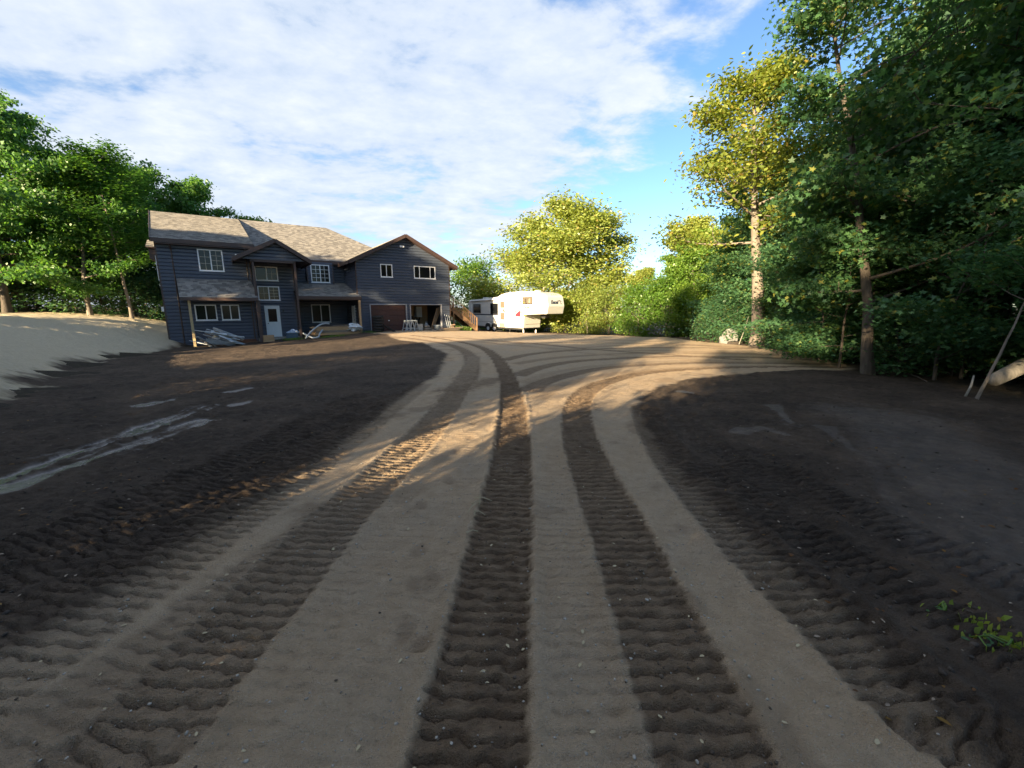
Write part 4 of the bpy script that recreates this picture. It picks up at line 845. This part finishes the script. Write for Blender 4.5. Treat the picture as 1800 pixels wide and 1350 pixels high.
MB().box(-.9, .9, -.3, .3, .8, .88).build('bench_top', INSUL, wb); [MB().box(x, x + .08, y, y + .08, 0, .8).build('leg', INSUL, wb) for x in (-.85, .77) for y in (-.28, .2)]; MB().box(-.7, .4, -.25, .25, .1, .7).build('drawer_unit', BLACK, wb); MB().box(-.4, .3, -.2, .2, .88, 1.15).build('tool_box', BLACK, wb)
fr = empty('white_cabinet', tuple(H(6.6, 4.2, 0)), HOUSE_A, 'white cabinet against the plank wall inside the garage', 'cabinet'); MB().box(-.28, .28, -.25, .25, 1.0, 2.0).build('body', SHEETW, fr); MB().box(-.26, .26, -.275, -.252, 1.03, 1.97).build('door', DOORW, fr); MB().box(-.2, -.1, -.2, .2, 0, 1).box(.1, .2, -.2, .2, 0, 1).build('stand', LUMBER, fr)

# ------------------------------------------------------------------ boulder, logs, debris
def rock(name, loc, sx, sy, sz, seed, m, label, cat, sub=4):
    bm = bmesh.new(); bmesh.ops.create_icosphere(bm, subdivisions=sub, radius=1); rr = random.Random(seed)
    planes = [(Vector((rr.gauss(0, 1), rr.gauss(0, 1), rr.gauss(.2, .8))).normalized(), rr.uniform(.62, .9)) for _ in range(14)]
    for v in bm.verts:
        for n, dd_ in planes:
            k = v.co.dot(n) - dd_
            if k > 0: v.co -= n * k * .92
        n = float(fbm(np.array([v.co.x * 3 + seed]), np.array([v.co.y * 3 + v.co.z * 2.3]), seed)[0]) - .5; v.co *= 1 + .10 * n
        v.co = Vector((v.co.x * sx, v.co.y * sy, v.co.z * sz))
    me = bpy.data.meshes.new(name); bm.to_mesh(me); bm.free(); o = link(name, me, m, smooth=False); o.location = loc; return tag(o, label, cat)
p = gp(1283, 604); rock('boulder', (p[0] + .05, p[1] + .3, gz(*p) + .30), .56, .5, .56, 11, STONE, 'large pale grey boulder at the edge of the drive by the oak', 'boulder')
rock('soil_clump', (p[0] + .1, p[1] - .25, gz(*p) + .02), .45, .25, .2, 5, CLOD, 'dark lump of soil against the foot of the boulder', 'soil', 3)
a, b = at(1748, 668, 8.6), at(1850, 622, 9.4); o = MB().tube([a, a.lerp(b, .5) + Vector((0, 0, .03)), b, b + (b - a) * 1.2], [.13, .16, .17, .18], 10).build('fallen_log', MATS['bark_pale'], None, True); tag(o, 'bleached fallen log leaning in the dark undergrowth at right', 'log')
for k, (x0, y0, Y0, x1, y1, Y1, r0, m, lb) in enumerate(((1697, 697, 7.9, 1712, 660, 8.0, .022, 'bark_pale', 'short broken pale stick standing left of the leaning sapling'), (1590, 640, 11.8, 1640, 676, 9.6, .02, 'bark_dark', 'thin dark fallen branch beyond the wet mud'), (1300, 594, 22.0, 1316, 556, 22.5, .02, 'bark_pale', 'thin bare stick leaning between boulder and oak'), (1365, 613, 20.3, 1342, 557, 20.8, .025, 'bark_pale', 'thin bare stick leaning just right of the oak trunk'), (1378, 612, 20, 1334, 605, 20.6, .04, 'bark_pale', 'pale exposed root at the foot of the oak'))):
    a, b = at(x0, y0, Y0), at(x1, y1, Y1); a.z = min(a.z, gz(a.x, a.y) + .02)
    o = MB().tube([a, a.lerp(b, .5) + Vector((.03, 0, .02)), b], [r0, r0 * .85, r0 * .6], 6).build('stick', MATS[m], None, True); tag(o, lb, 'stick')
# pebbles on gravel, clods on soil: too many to count
def scatter(name, n, mask, rmin, rmax, m, label, seed, power=1.0, ymax=14):
    rs = np.random.RandomState(seed); ico = bmesh.new(); bmesh.ops.create_icosphere(ico, subdivisions=1, radius=1); iv = np.array([v.co[:] for v in ico.verts]); fi = np.array([[v.index for v in f.verts] for f in ico.faces]); ico.free()
    js = rs.randint(0, np.searchsorted(ys, ymax), n * 6); is_ = rs.randint(20, NC - 20, n * 6); js = np.maximum(js, np.searchsorted(ys, .6)); ok = mask[js, is_] > rs.rand(n * 6); js, is_ = js[ok][:n], is_[ok][:n]
    c = np.stack([GX[js, is_], GY[js, is_], ZG[js, is_]], -1); c[:, :2] += rs.uniform(-.02, .02, (len(c), 2)); r = rmin * (rmax / rmin) ** (rs.rand(len(c)) ** power)
    sc = r[:, None] * rs.uniform(.6, 1.3, (len(c), 3)); sc[:, 2] *= .65; V = iv[None] * (1 + rs.uniform(-.38, .38, (len(c), len(iv), 1))) * sc[:, None, :] + c[:, None, :]; V[:, :, 2] += (r * .2)[:, None]
    Fc = fi[None] + (np.arange(len(c)) * len(iv))[:, None, None]; o = link(name, np_mesh(name, V.reshape(-1, 3), Fc.reshape(-1, 3), 3), m); o['kind'] = 'stuff'; o['label'] = label; return o
scatter('pebbles', 6000, gravel * (1 - .5 * brown), .0022, .009, PEB, 'small pale pebbles strewn over the gravel drive', 5, 2.2, 7)
scatter('soil_clods', 2600, np.clip(soilness, 0, 1) ** 4 * np.clip(1 - wet * 1.5, 0, 1) * (1 - woods), .005, .020, CLOD, 'dark crumbs and clods on the graded soil', 6, 2.2, 11)
scatter('track_clods', 1800, np.clip(brown, 0, 1) * gravel, .003, .010, mat('track_clod', (.045, .033, .024), .95, col2=(.10, .075, .052), nscale=30), 'soil crumbs in the track prints', 7, 1.6, 7)
#@@PLANTS

# ------------------------------------------------------------------ trees
KITE = np.array([(0, 0, 0), (.36, .42, .10), (0, 1, -.05), (-.36, .42, .10)])
OVAL = np.array([(0, 0, 0), (.24, .25, .06), (.22, .65, .06), (0, 1, -.03), (-.22, .65, .06), (-.24, .25, .06)])
STAR = np.array([(0, 0, 0), (.42, -.04, .03), (.22, .22, .0), (.55, .48, .04), (.18, .50, .0), (0, 1.0, -.06), (-.18, .50, .0), (-.55, .48, .04), (-.22, .22, .0), (-.42, -.04, .03)])
def leaf_mesh(name, C, size, shape, rs, updir=.75, droop=.25):
    n = len(C); nrm = rs.normal(0, 1, (n, 3)); nrm /= np.linalg.norm(nrm, axis=1)[:, None]; nrm = nrm * (1 - updir) + np.array([0, 0, 1]) * updir; nrm /= np.linalg.norm(nrm, axis=1)[:, None]
    ax = rs.normal(0, 1, (n, 3)); ax[:, 2] -= droop * 2; ax -= nrm * (ax * nrm).sum(1)[:, None]; ax /= np.linalg.norm(ax, axis=1)[:, None]
    bi = np.cross(nrm, ax); s = size * rs.uniform(.45, 1.4, n)
    V = C[:, None, :] + s[:, None, None] * (shape[None, :, 0:1] * bi[:, None, :] + shape[None, :, 1:2] * ax[:, None, :] + shape[None, :, 2:3] * nrm[:, None, :])
    k = len(shape); return np_mesh(name, V.reshape(-1, 3), np.arange(n * k).reshape(n, k), k)
def curve_pts(p, d, L, n, rs, wob=.12, up=0.0):
    P = [np.array(p, float)]; d = np.array(d, float)
    for i in range(n):
        d = d + rs.normal(0, wob, 3) + np.array([0, 0, up]); d /= np.linalg.norm(d); P.append(P[-1] + d * L / n)
    return P
VARI = {}
def make_tree(name, seed, Ht, Rc, cb, nprim, nsec, nleaf, leaf, shape, lm, bark, rtrunk=.2, prof=None, spread=.42, flat=.45, updir=.7, fork=None, lean=(0, 0), stems=1, ends=True, up1=.03, asym=(0, 0)):
    rs = np.random.RandomState(seed); mb = MB(); tips = []; wts = []
    prof = prof or (lambda h: math.sqrt(max(0.02, 1 - (2 * h - .85) ** 2 / 1.6)))
    for st in range(stems):
        off = rs.normal(0, .25 * (stems > 1), 2); ln = np.array([lean[0] + rs.normal(0, .18 * (stems > 1)), lean[1] + rs.normal(0, .18 * (stems > 1)), 1.0]); ln /= np.linalg.norm(ln)
        T = curve_pts((off[0], off[1], -.3), ln, Ht * .93 + .3, 12, rs, .022 if name == 'oak' else .045, .02)
        rad = [rtrunk * (1.35 if i == 0 else 1) * (1 - .93 * (i / 12) ** .9) for i in range(13)]
        mb.tube(T, rad, 9, False)
        for i in range(nprim):
            f = cb / Ht + (1 - cb / Ht) * ((i + rs.rand() * .8) / nprim) ** .92; f = min(f, .985); q = f * 12 * .985; j = min(int(q), 11); p = T[j] + (T[j + 1] - T[j]) * (q - j)
            h = (f - cb / Ht) / (1 - cb / Ht); az = i * 2.399 + rs.normal(0, .35) + st * 2.1; el = .15 + .75 * h ** 1.3 + rs.normal(0, .12)
            L = Rc * prof(h) * rs.uniform(.75, 1.12) * (1 + asym[1] * math.cos(az - asym[0]))
            d = (math.cos(az) * math.cos(el), math.sin(az) * math.cos(el), math.sin(el)); B = curve_pts(p, d, L, 7, rs, .10, up1)
            r0 = max(.018, rad[j] * .42); mb.tube(B, [r0 * (1 - .88 * k / 7) for k in range(8)], 5, False)
            for k in range(nsec):
                g = .25 + .75 * (k + rs.rand()) / nsec; qq = min(g * 7, 6.99); jj = int(qq); pp = B[jj] + (B[jj + 1] - B[jj]) * (qq - jj); dd = B[jj + 1] - B[jj]; dd /= np.linalg.norm(dd)
                sdv = np.cross(dd, [0, 0, 1]); sdv /= np.linalg.norm(sdv) + 1e-6; d2 = dd * .55 + sdv * (1 if k % 2 else -1) * rs.uniform(.5, 1.1) + np.array([0, 0, rs.normal(.08, .3)])
                S = curve_pts(pp, d2 / np.linalg.norm(d2), L * rs.uniform(.25, .45) * (1.15 - .5 * g), 4, rs, .16, .0)
                mb.tube(S, [r0 * .35 * (1 - .8 * z_ / 4) for z_ in range(5)], 4, False)
                for z_ in (1, 2, 3, 4): tips.append(S[z_]); wts.append(.5 + .25 * z_)
            tips.append(B[7]); wts.append(2.0); tips.append(B[6]); wts.append(1.2)
    tips = np.array(tips); wts = np.array(wts); wts *= rs.uniform(.25, 1.8, len(wts)); ch = rs.choice(len(tips), nleaf, p=wts / wts.sum())
    C = tips[ch] + rs.normal(0, 1, (nleaf, 3)) * np.array([spread, spread, spread * flat]); C[:, 2] = np.maximum(C[:, 2], .05)
    tm = mb.mesh(name + '_trunk'); tm.materials.append(MATS[bark]); tm.polygons.foreach_set('use_smooth', [True] * len(tm.polygons))
    cm = leaf_mesh(name + '_crown', C, leaf, shape, rs, updir); cm.materials.append(MATS[lm])
    VARI[name] = (tm, cm)
def put(var, x, y, label, sc=1.0, rz=None, group=None, name='tree', sxy=1.0, lean=(0, 0), dz=0.0, crown_mat=None, trunk_mat=None, cat=None):
    t = empty(name, (x, y, gz(x, y) - .05 + dz), 0, label, cat or ('bush' if 'bush' in name or 'shrub' in name else 'tree'), group)
    t.rotation_euler = (lean[0], lean[1], put.k * 1.7 if rz is None else rz); put.k += 1; t.scale = (sc * sxy, sc * sxy, sc)
    for nm, me in zip(('trunk', 'crown'), VARI[var]):
        o = bpy.data.objects.new(nm, me); COL.objects.link(o); o.parent = t
        mm_ = crown_mat if nm == 'crown' else trunk_mat
        if mm_: o.material_slots[0].link = 'OBJECT'; o.material_slots[0].material = MATS[mm_]
    return t
put.k = 0
bushp = lambda h: math.sqrt(max(.03, 1 - (h * 1.05 - .12) ** 2))
make_tree('maple_a', 1, 15, 5.6, 2.6, 28, 9, 32000, .26, KITE, 'leaf_green', 'bark_dark', .26, spread=.42, flat=.40, updir=.38)
make_tree('maple_b', 2, 13, 4.6, 2.2, 26, 8, 28000, .25, KITE, 'leaf_green', 'bark_grey', .20, spread=.40, flat=.45, updir=.38)
make_tree('slim', 3, 13, 2.9, 5.0, 20, 6, 13000, .22, KITE, 'leaf_green', 'bark_grey', .13, spread=.42, flat=.6)
make_tree('oak', 21, 15.2, 4.5, 6.0, 20, 9, 21000, .19, OVAL, 'leaf_oak', 'bark_grey', .34, prof=lambda h: (1.0 - .62 * h) * min(1, .78 + h * 1.6), spread=.42, flat=.65, updir=.5)
make_tree('near_maple', 8, 14, 3.7, 2.3, 32, 9, 28000, .135, STAR, 'leaf_maple', 'bark_dark', .15, spread=.38, flat=.42, updir=.5, asym=(-.35, .7))
make_tree('big_tree', 5, 14.8, 6.2, .8, 16, 9, 70000, .25, OVAL, 'leaf_willow', 'bark_pale', .24, prof=lambda h: math.sqrt(max(.05, 1 - (h * .98 - .10) ** 2)), spread=.50, flat=.85, updir=.35, stems=3)
make_tree('bush_a', 6, 4.2, 2.5, .15, 14, 6, 9000, .16, OVAL, 'leaf_bush', 'bark_grey', .05, prof=bushp, spread=.34, flat=.7, updir=.5, stems=2)
make_tree('bush_dense', 31, 2.7, 1.7, .1, 18, 6, 12000, .17, KITE, 'leaf_green', 'bark_dark', .04, prof=bushp, spread=.30, flat=.8, updir=.3, stems=3)  # dense variant added to stop low sun, used only out of view
make_tree('bush_b', 7, 2.2, 1.5, .1, 10, 5, 3600, .13, KITE, 'leaf_shade', 'bark_dark', .03, prof=bushp, spread=.26, flat=.6, updir=.6, stems=2)
make_tree('under', 9, 6.5, 2.9, .9, 16, 7, 15000, .125, STAR, 'leaf_maple', 'bark_dark', .06, spread=.36, flat=.35, updir=.55)
make_tree('sapling', 10, 6.0, 1.5, 3.4, 9, 4, 2200, .15, KITE, 'leaf_green', 'bark_pale', .055, spread=.3, flat=.5)
def putp(var, xpx, Y, label, **k): return put(var, (xpx - 900) / F_PX * Y * 1.0, Y, label, **k)
# centre: beyond the trailer
put('big_tree', 3.0, 48.5, 'huge sunlit yellow-green tree behind the trailer', .88, 0.4, sxy=1.62)
put('bush_a', -4.6, 55, 'bright green tree between the garage corner and the trailer', 1.85, crown_mat='leaf_bush', sxy=1.0)
put('maple_b', -11.5, 60, 'small bright treetop just past the garage roof', .62, crown_mat='leaf_bush'); put('slim', -20.5, 58, 'thin treetop showing in the notch between house roof and garage roof', .82, crown_mat='leaf_willow')
HG = 'hedge bushes along the far edge of the drive'
for i, (x, y, s, m, lb) in enumerate(((-1.6, 49, 1.0, 'leaf_bush', 'green bush behind the rear of the trailer'), (2.6, 47.0, .85, 'leaf_bush', 'bush showing under the nose of the trailer'), (5.4, 43.6, .9, 'leaf_willow', 'hedge bush right of the trailer nose'), (7.6, 41.2, 1.0, 'leaf_willow', 'tall hedge bush under the right side of the huge tree'),
                                  (9.4, 39.2, .95, 'leaf_willow', 'darker hedge bush at the bend of the drive edge'), (10.8, 35.8, .95, 'leaf_bush', 'bright lime bush at the far right corner of the drive'), (12.6, 34.2, 1.05, 'leaf_bush', 'broad bright lime bush left of the boulder'), (14.3, 31.6, .9, 'leaf_bush', 'half shaded bush between lime bushes and boulder'))):
    put('bush_a', x, y, lb, s, group=HG, name='bush', crown_mat=m)
for x, y, s, v, m, lb in ((12.5, 41, .46, 'maple_b', 'leaf_willow', 'yellow-green young tree behind the lime bushes'), (16.5, 38.5, .70, 'maple_b', 'leaf_bush', 'olive tree left of the tall oak'), (15.3, 34.5, .58, 'maple_b', 'leaf_bush', 'low green tree behind the boulder bushes'), (19.5, 43, .82, 'maple_b', 'leaf_willow', 'pale tree rising behind the olive tree'), (24, 52, .8, 'maple_b', 'leaf_willow', 'distant pale tree behind the oak')):
    put(v, x, y, lb, s, crown_mat=m, sxy=1.1)
# the oak and its neighbours
put('oak', 12.5, 20.9, 'tall oak with bare lower trunk and sunlit yellowish crown beside the boulder', .88, 0, name='oak_tree', sxy=1.18, lean=(0, -.115))
put('near_maple', 10.1, 11.4, 'dark maple with broad overhanging crown at the edge of the wet mud', 1.0, 0, name='maple_tree', lean=(0, -.02))
put('near_maple', 15.2, 9.6, 'big shaded maple rising out of the frame at far right', 1.05, 2.6, name='maple_tree')
WG = 'trees in the deep shade of the right-hand woods'; WL = 'dark green tree deep in the shaded right-hand woods'
for x, y, s, v in ((17.2, 14.6, .95, 'maple_a'), (19.2, 21.5, .9, 'maple_b'), (13.6, 16.8, .56, 'maple_b'), (14.8, 19.6, .58, 'maple_b'), (17.5, 11.5, 1.0, 'maple_a'), (20.5, 16.5, 1.05, 'maple_a'), (17.2, 27.5, .85, 'maple_b'), (27, 30, 1.0, 'maple_a'),
                   (22.5, 33, .85, 'maple_b'), (19, 5.5, 1.0, 'maple_b'), (33, 24, 1.1, 'maple_a'), (15.5, 24.0, .8, 'maple_b'), (29, 40, 1.0, 'maple_a'), (36, 12, 1.1, 'maple_a'), (46, 40, 1.2, 'maple_a'), (34, 50, 1.1, 'maple_a')):
    put(v, x, y, WL, s, group=WG, name='woodland_tree', crown_mat='leaf_shade')
UG = 'understorey at the right-hand wood edge'; k = 0
for x, y, s, v in ((11.8, 10.6, .75, 'under'), (11.6, 13.4, .8, 'under'), (12.6, 15.6, .85, 'under'), (13.2, 17.8, .9, 'under'), (13.8, 20.0, .9, 'under'), (13.6, 22.8, .9, 'under'), (14.8, 25.5, 1.0, 'under'), (15.2, 28.6, 1.0, 'under'), (12.2, 8.4, .85, 'under'), (14.2, 11.8, .9, 'under'), (11.4, 6.0, .7, 'under'), (10.9, 10.4, .8, 'under'), (10.4, 12.9, .75, 'under'), (11.0, 14.6, .8, 'under'), (15.8, 16.2, 1.0, 'under'), (13.4, 5.0, .8, 'under'), (16.5, 13.2, 1, 'under'), (17, 9, 1, 'under'), (18.5, 19.5, 1.1, 'under')):
    put(v, x, y, 'leafy understorey maple at the dark edge of the right-hand woods', s, group=UG, name='understorey_tree', crown_mat='leaf_shade' if k % 3 else None); k += 1
for x, y, s in ((11.0, 11.8, .7), (11.9, 13.9, .75), (12.3, 16.2, .8), (12.8, 18.6, .8), (13.3, 21.9, .9), (13.0, 23.6, .8), (13.9, 26.6, 1.0), (12.4, 11.4, .8), (13.5, 9.2, .8), (14.0, 14.0, .9), (15.2, 18.6, 1), (15.0, 22.0, 1), (17.0, 16.5, 1.1), (16.6, 23.5, 1.1), (12.5, 24.9, .8), (14.4, 29.2, 1.0)):
    put('bush_b', x, y, 'low dark shrub on the floor of the right-hand wood edge', s * 1.15, group='shrubs under the right-hand wood edge', name='shrub')
for xp, Y, s, lb, ln in ((1405, 19.5, 1.1, 'pale slender sapling a little right of the oak trunk', .0), (1418, 18.0, 1.05, 'pale leaning sapling in front of the straight pale one', -.09), (1478, 16.2, .95, 'pale twin sapling left of the dark maple trunk, front stem', -.13), (1471, 16.5, .9, 'pale twin sapling left of the dark maple trunk, rear stem', -.08)):
    putp('sapling', xp, Y, lb, sc=s, name='sapling', lean=(0, -ln), rz=0, crown_mat='leaf_shade')
putp('sapling', 1735, 7.7, 'pale leaning sapling rooted at the edge of the mud at far right', sc=.58, name='sapling', rz=0, lean=(0, .24), crown_mat='leaf_shade', trunk_mat='bark_grey')
# left: woods above the straw bank and behind the house
for x, y, s, v, m, lb in ((-37.0, 30.5, 1.0, 'maple_a', None, 'large leafy maple at the left edge above the straw bank'), (-34.0, 33.5, .92, 'maple_b', None, 'leaning maple second from the left edge above the straw bank'), (-31.6, 34.5, 1.02, 'slim', 'leaf_green', 'thin pale-trunked tree left of the house corner'),
                          (-34.6, 38.0, 1.0, 'slim', 'leaf_green', 'slim tree between the leaning maple and the house'), (-41.0, 35, 1.05, 'maple_a', None, 'dark maple behind the large left maple'), (-37, 42, .95, 'maple_b', None, 'shaded tree behind the slim trees left of the house'), (-45, 29, 1.0, 'maple_b', None, 'tree at the extreme left edge of the woods'),
                          (-38.5, 50, 1.12, 'maple_b', None, 'treetop above the left end of the house roof'), (-33.0, 53, 1.0, 'maple_b', 'leaf_bush', 'paler treetop above the middle of the left roof'), (-50, 40, 1.3, 'maple_a', None, 'deep background tree in the left woods'), (-43, 46, 1.0, 'maple_a', None, 'dark background tree behind the bump-out of the house')):
    put(v, x, y, lb, s, crown_mat=m)
for i, (x, y, s) in enumerate(((-41, 34, 2.0), (-44.5, 37, 2.4), (-38, 36, 1.9), (-48, 36, 2.4), (-47, 31, 2.2), (-33, 37.5, 1.5), (-36.5, 36.5, 1.7), (-32, 40.5, 1.6), (-42, 38, 2.4), (-39, 40, 2.4), (-35.5, 42, 2.4), (-46, 34, 2.4), (-33.5, 45, 2.6))): put('bush_b', x, y, 'dark undergrowth shrub below the trees on the left bank', s, group='undergrowth on the left bank', name='shrub')
# the woods behind and beside the viewer that keep the yard in shade, with unseen bushes added to block low sun
SG = 'trees behind the viewpoint that shade the yard'
for p_, L_, s_, v, sx in ((1.8, 24, 1.2, 'maple_a', .6), (8, 28, 1.4, 'maple_a', .72), (15, 28, 1.4, 'maple_a', .72), (-6.6, 17, .9, 'maple_a', .5), (1.2, 10, 1.15, 'bush_a', .9), (-8.5, 9, .95, 'bush_a', 1.1), (-5.8, 8, .9, 'bush_a', 1.1), (-3.4, 6.5, .46, 'bush_dense', 1.1), (-5.6, 6.2, .95, 'bush_dense', 1), (-1.2, 6.4, .95, 'bush_dense', 1), (1.2, 6.2, 1.0, 'bush_dense', 1), (3.6, 6.2, 1.0, 'bush_dense', 1), (-8, 6.5, 1, 'bush_dense', 1), (-.4, 7.5, .9, 'bush_a', 1.1), (2.5, 8, .95, 'bush_a', 1.1), (5.5, 8, .95, 'bush_a', 1.1), (8.5, 9, 1.0, 'bush_a', 1.1), (11.5, 9.5, 1.0, 'bush_a', 1.1), (2.4, 13, 1.5, 'bush_a', .8), (-6.8, 13, 1.15, 'bush_a', 1.1),
                  (-9.5, 21, 1.0, 'slim', 1.0), (-14, 24, 1.05, 'slim', 1.0), (-29.8, 8, .76, 'maple_a', .95), (-33.8, 8, .62, 'maple_b', 1.2), (-37.6, 6, .58, 'maple_b', 1.2), (-27.4, 15, .86, 'maple_a', .75), (-32.4, 10, .80, 'maple_b', .9),
                  (-11.5, 8, .85, 'bush_a', 1.1), (-15.2, 8, .8, 'bush_a', 1.1)):
    x, y = .839 * p_ - .545 * L_, -.545 * p_ - .839 * L_
    isb = v.startswith('bush')
    put(v, x, y, 'unseen leafy bush added behind the viewpoint to block low sun' if isb else 'tall shade tree standing in the woods behind the viewpoint', s_, group='bushes added behind the viewpoint to shade the yard' if isb else SG, name='bush' if isb else 'shade_tree', sxy=sx)
# weeds and grass tufts
def tuft(x, y, n, h, w, label, m, seed, name='grass_patch'):
    rs = np.random.RandomState(seed); c = rs.normal(0, w, (n, 2)); V = []; Fc = []
    for i, (a, b) in enumerate(c):
        z = gz(x + a, y + b); hh = h * rs.uniform(.4, 1.2); d = rs.normal(0, .4, 2) * hh; q = rs.rand() * 3.14; e = np.array([math.cos(q), math.sin(q)]) * .012
        V += [(x + a - e[0], y + b - e[1], z - .02), (x + a + e[0], y + b + e[1], z - .02), (x + a + d[0] * .4 + e[0], y + b + d[1] * .4 + e[1], z + hh * .6), (x + a + d[0], y + b + d[1], z + hh)]; Fc.append((4 * i, 4 * i + 1, 4 * i + 2, 4 * i + 3))
    o = link(name, np_mesh(name, np.array(V), np.array(Fc), 4), MATS[m]); o['kind'] = 'stuff'; o['label'] = label; return o
q = H(-5.0, -1.5); tuft(q.x, q.y, 500, .14, .28, 'green grass growing in front of the storage tote', 'leaf_bush', 3)
q = H(8.6, -.4); tuft(q.x, q.y, 700, .35, .4, 'green weeds at the foot of the deck stairs', 'leaf_bush', 4)
q = H(-2.4, -1.9); tuft(q.x, q.y, 400, .12, .5, 'sparse grass in front of the lumber stack', 'leaf_bush', 5)
q = H(.6, -.9); tuft(q.x, q.y, 300, .15, .3, 'grass at the garage corner', 'leaf_bush', 6)
rs = np.random.RandomState(12); g = gp(1738, 1128)
def weed(x, y, n, w, label, seed, m='leaf_bush', size=.07):
    rs = np.random.RandomState(seed); C = np.stack([x + rs.normal(0, w, n), y + rs.normal(0, w * .7, n), np.zeros(n)], -1); C[:, 2] = [gz(a, b) + rs.uniform(.005, .05) for a, b in C[:, :2]]
    t = empty('uprooted_weed', (0, 0, 0), 0, label, 'weed'); o = link('leaves', leaf_mesh('leaves', C, size, OVAL, rs, .8), MATS[m], t)
    mb = MB()
    for i in range(5): a = C[rs.randint(n)]; b = C[rs.randint(n)]; mb.tube([a, (a + b) / 2 + np.array([0, 0, .03]), b], .004, 4)
    mb.build('stem', MATS['leaf_bush'], t)['kind'] = 'stuff'
weed(g[0], g[1], 9, .055, 'uprooted green weed lying on the black soil at lower right', 3, m='leaf_maple', size=.032); g = gp(1660, 1072); weed(g[0], g[1], 7, .04, 'small green weed left of the uprooted one', 4, m='leaf_maple', size=.026)
g = gp(1745, 1105); tuft(g[0], g[1], 60, .04, .08, 'dry straw scattered by the uprooted weed', 'leaf_willow', 8, 'dry_straw')
g = gp(836, 905); mb = MB()
for i in range(7):
    a = Vector((g[0] + rnd.gauss(0, .06), g[1] + rnd.gauss(0, .1), 0)); b = a + Vector((rnd.gauss(0, .08), rnd.gauss(0, .12), 0)); a.z = gz(a.x, a.y) + .01; b.z = gz(b.x, b.y) + .02; mb.tube([a, (a + b) / 2 + Vector((0, 0, .015)), b], .0035, 4)
tag(mb.build('dry_twigs', LITTER), 'wisp of dry grass stems beside the central dark track', 'twigs', None, 'stuff')

# fallen leaves and chips strewn over the soil
def flecks(name, n, mask, size, m, label, seed, ymax):
    rs = np.random.RandomState(seed); js = rs.randint(np.searchsorted(ys, .9), np.searchsorted(ys, ymax), n * 8); is_ = rs.randint(10, NC - 10, n * 8); ok = mask[js, is_] > rs.rand(n * 8); js, is_ = js[ok][:n], is_[ok][:n]
    C = np.stack([GX[js, is_], GY[js, is_], ZG[js, is_] + .008], -1); o = link(name, leaf_mesh(name, C, size, OVAL, rs, .85), m); o['kind'] = 'stuff'; o['label'] = label
sm_ = np.clip(soilness, 0, 1) * (1 - woods)
flecks('fallen_leaves', 420, sm_, .035, MATS['leaf_rust'], 'dead leaves strewn over the dark soil', 3, 9)
flecks('wood_chips', 700, sm_, .022, OLDWOOD, 'pale wood chips and root bits in the dark soil', 4, 10)
flecks('drive_litter', 160, np.clip(gravel, 0, 1), .022, LITTER, 'bits of dry leaf on the gravel', 5, 7)
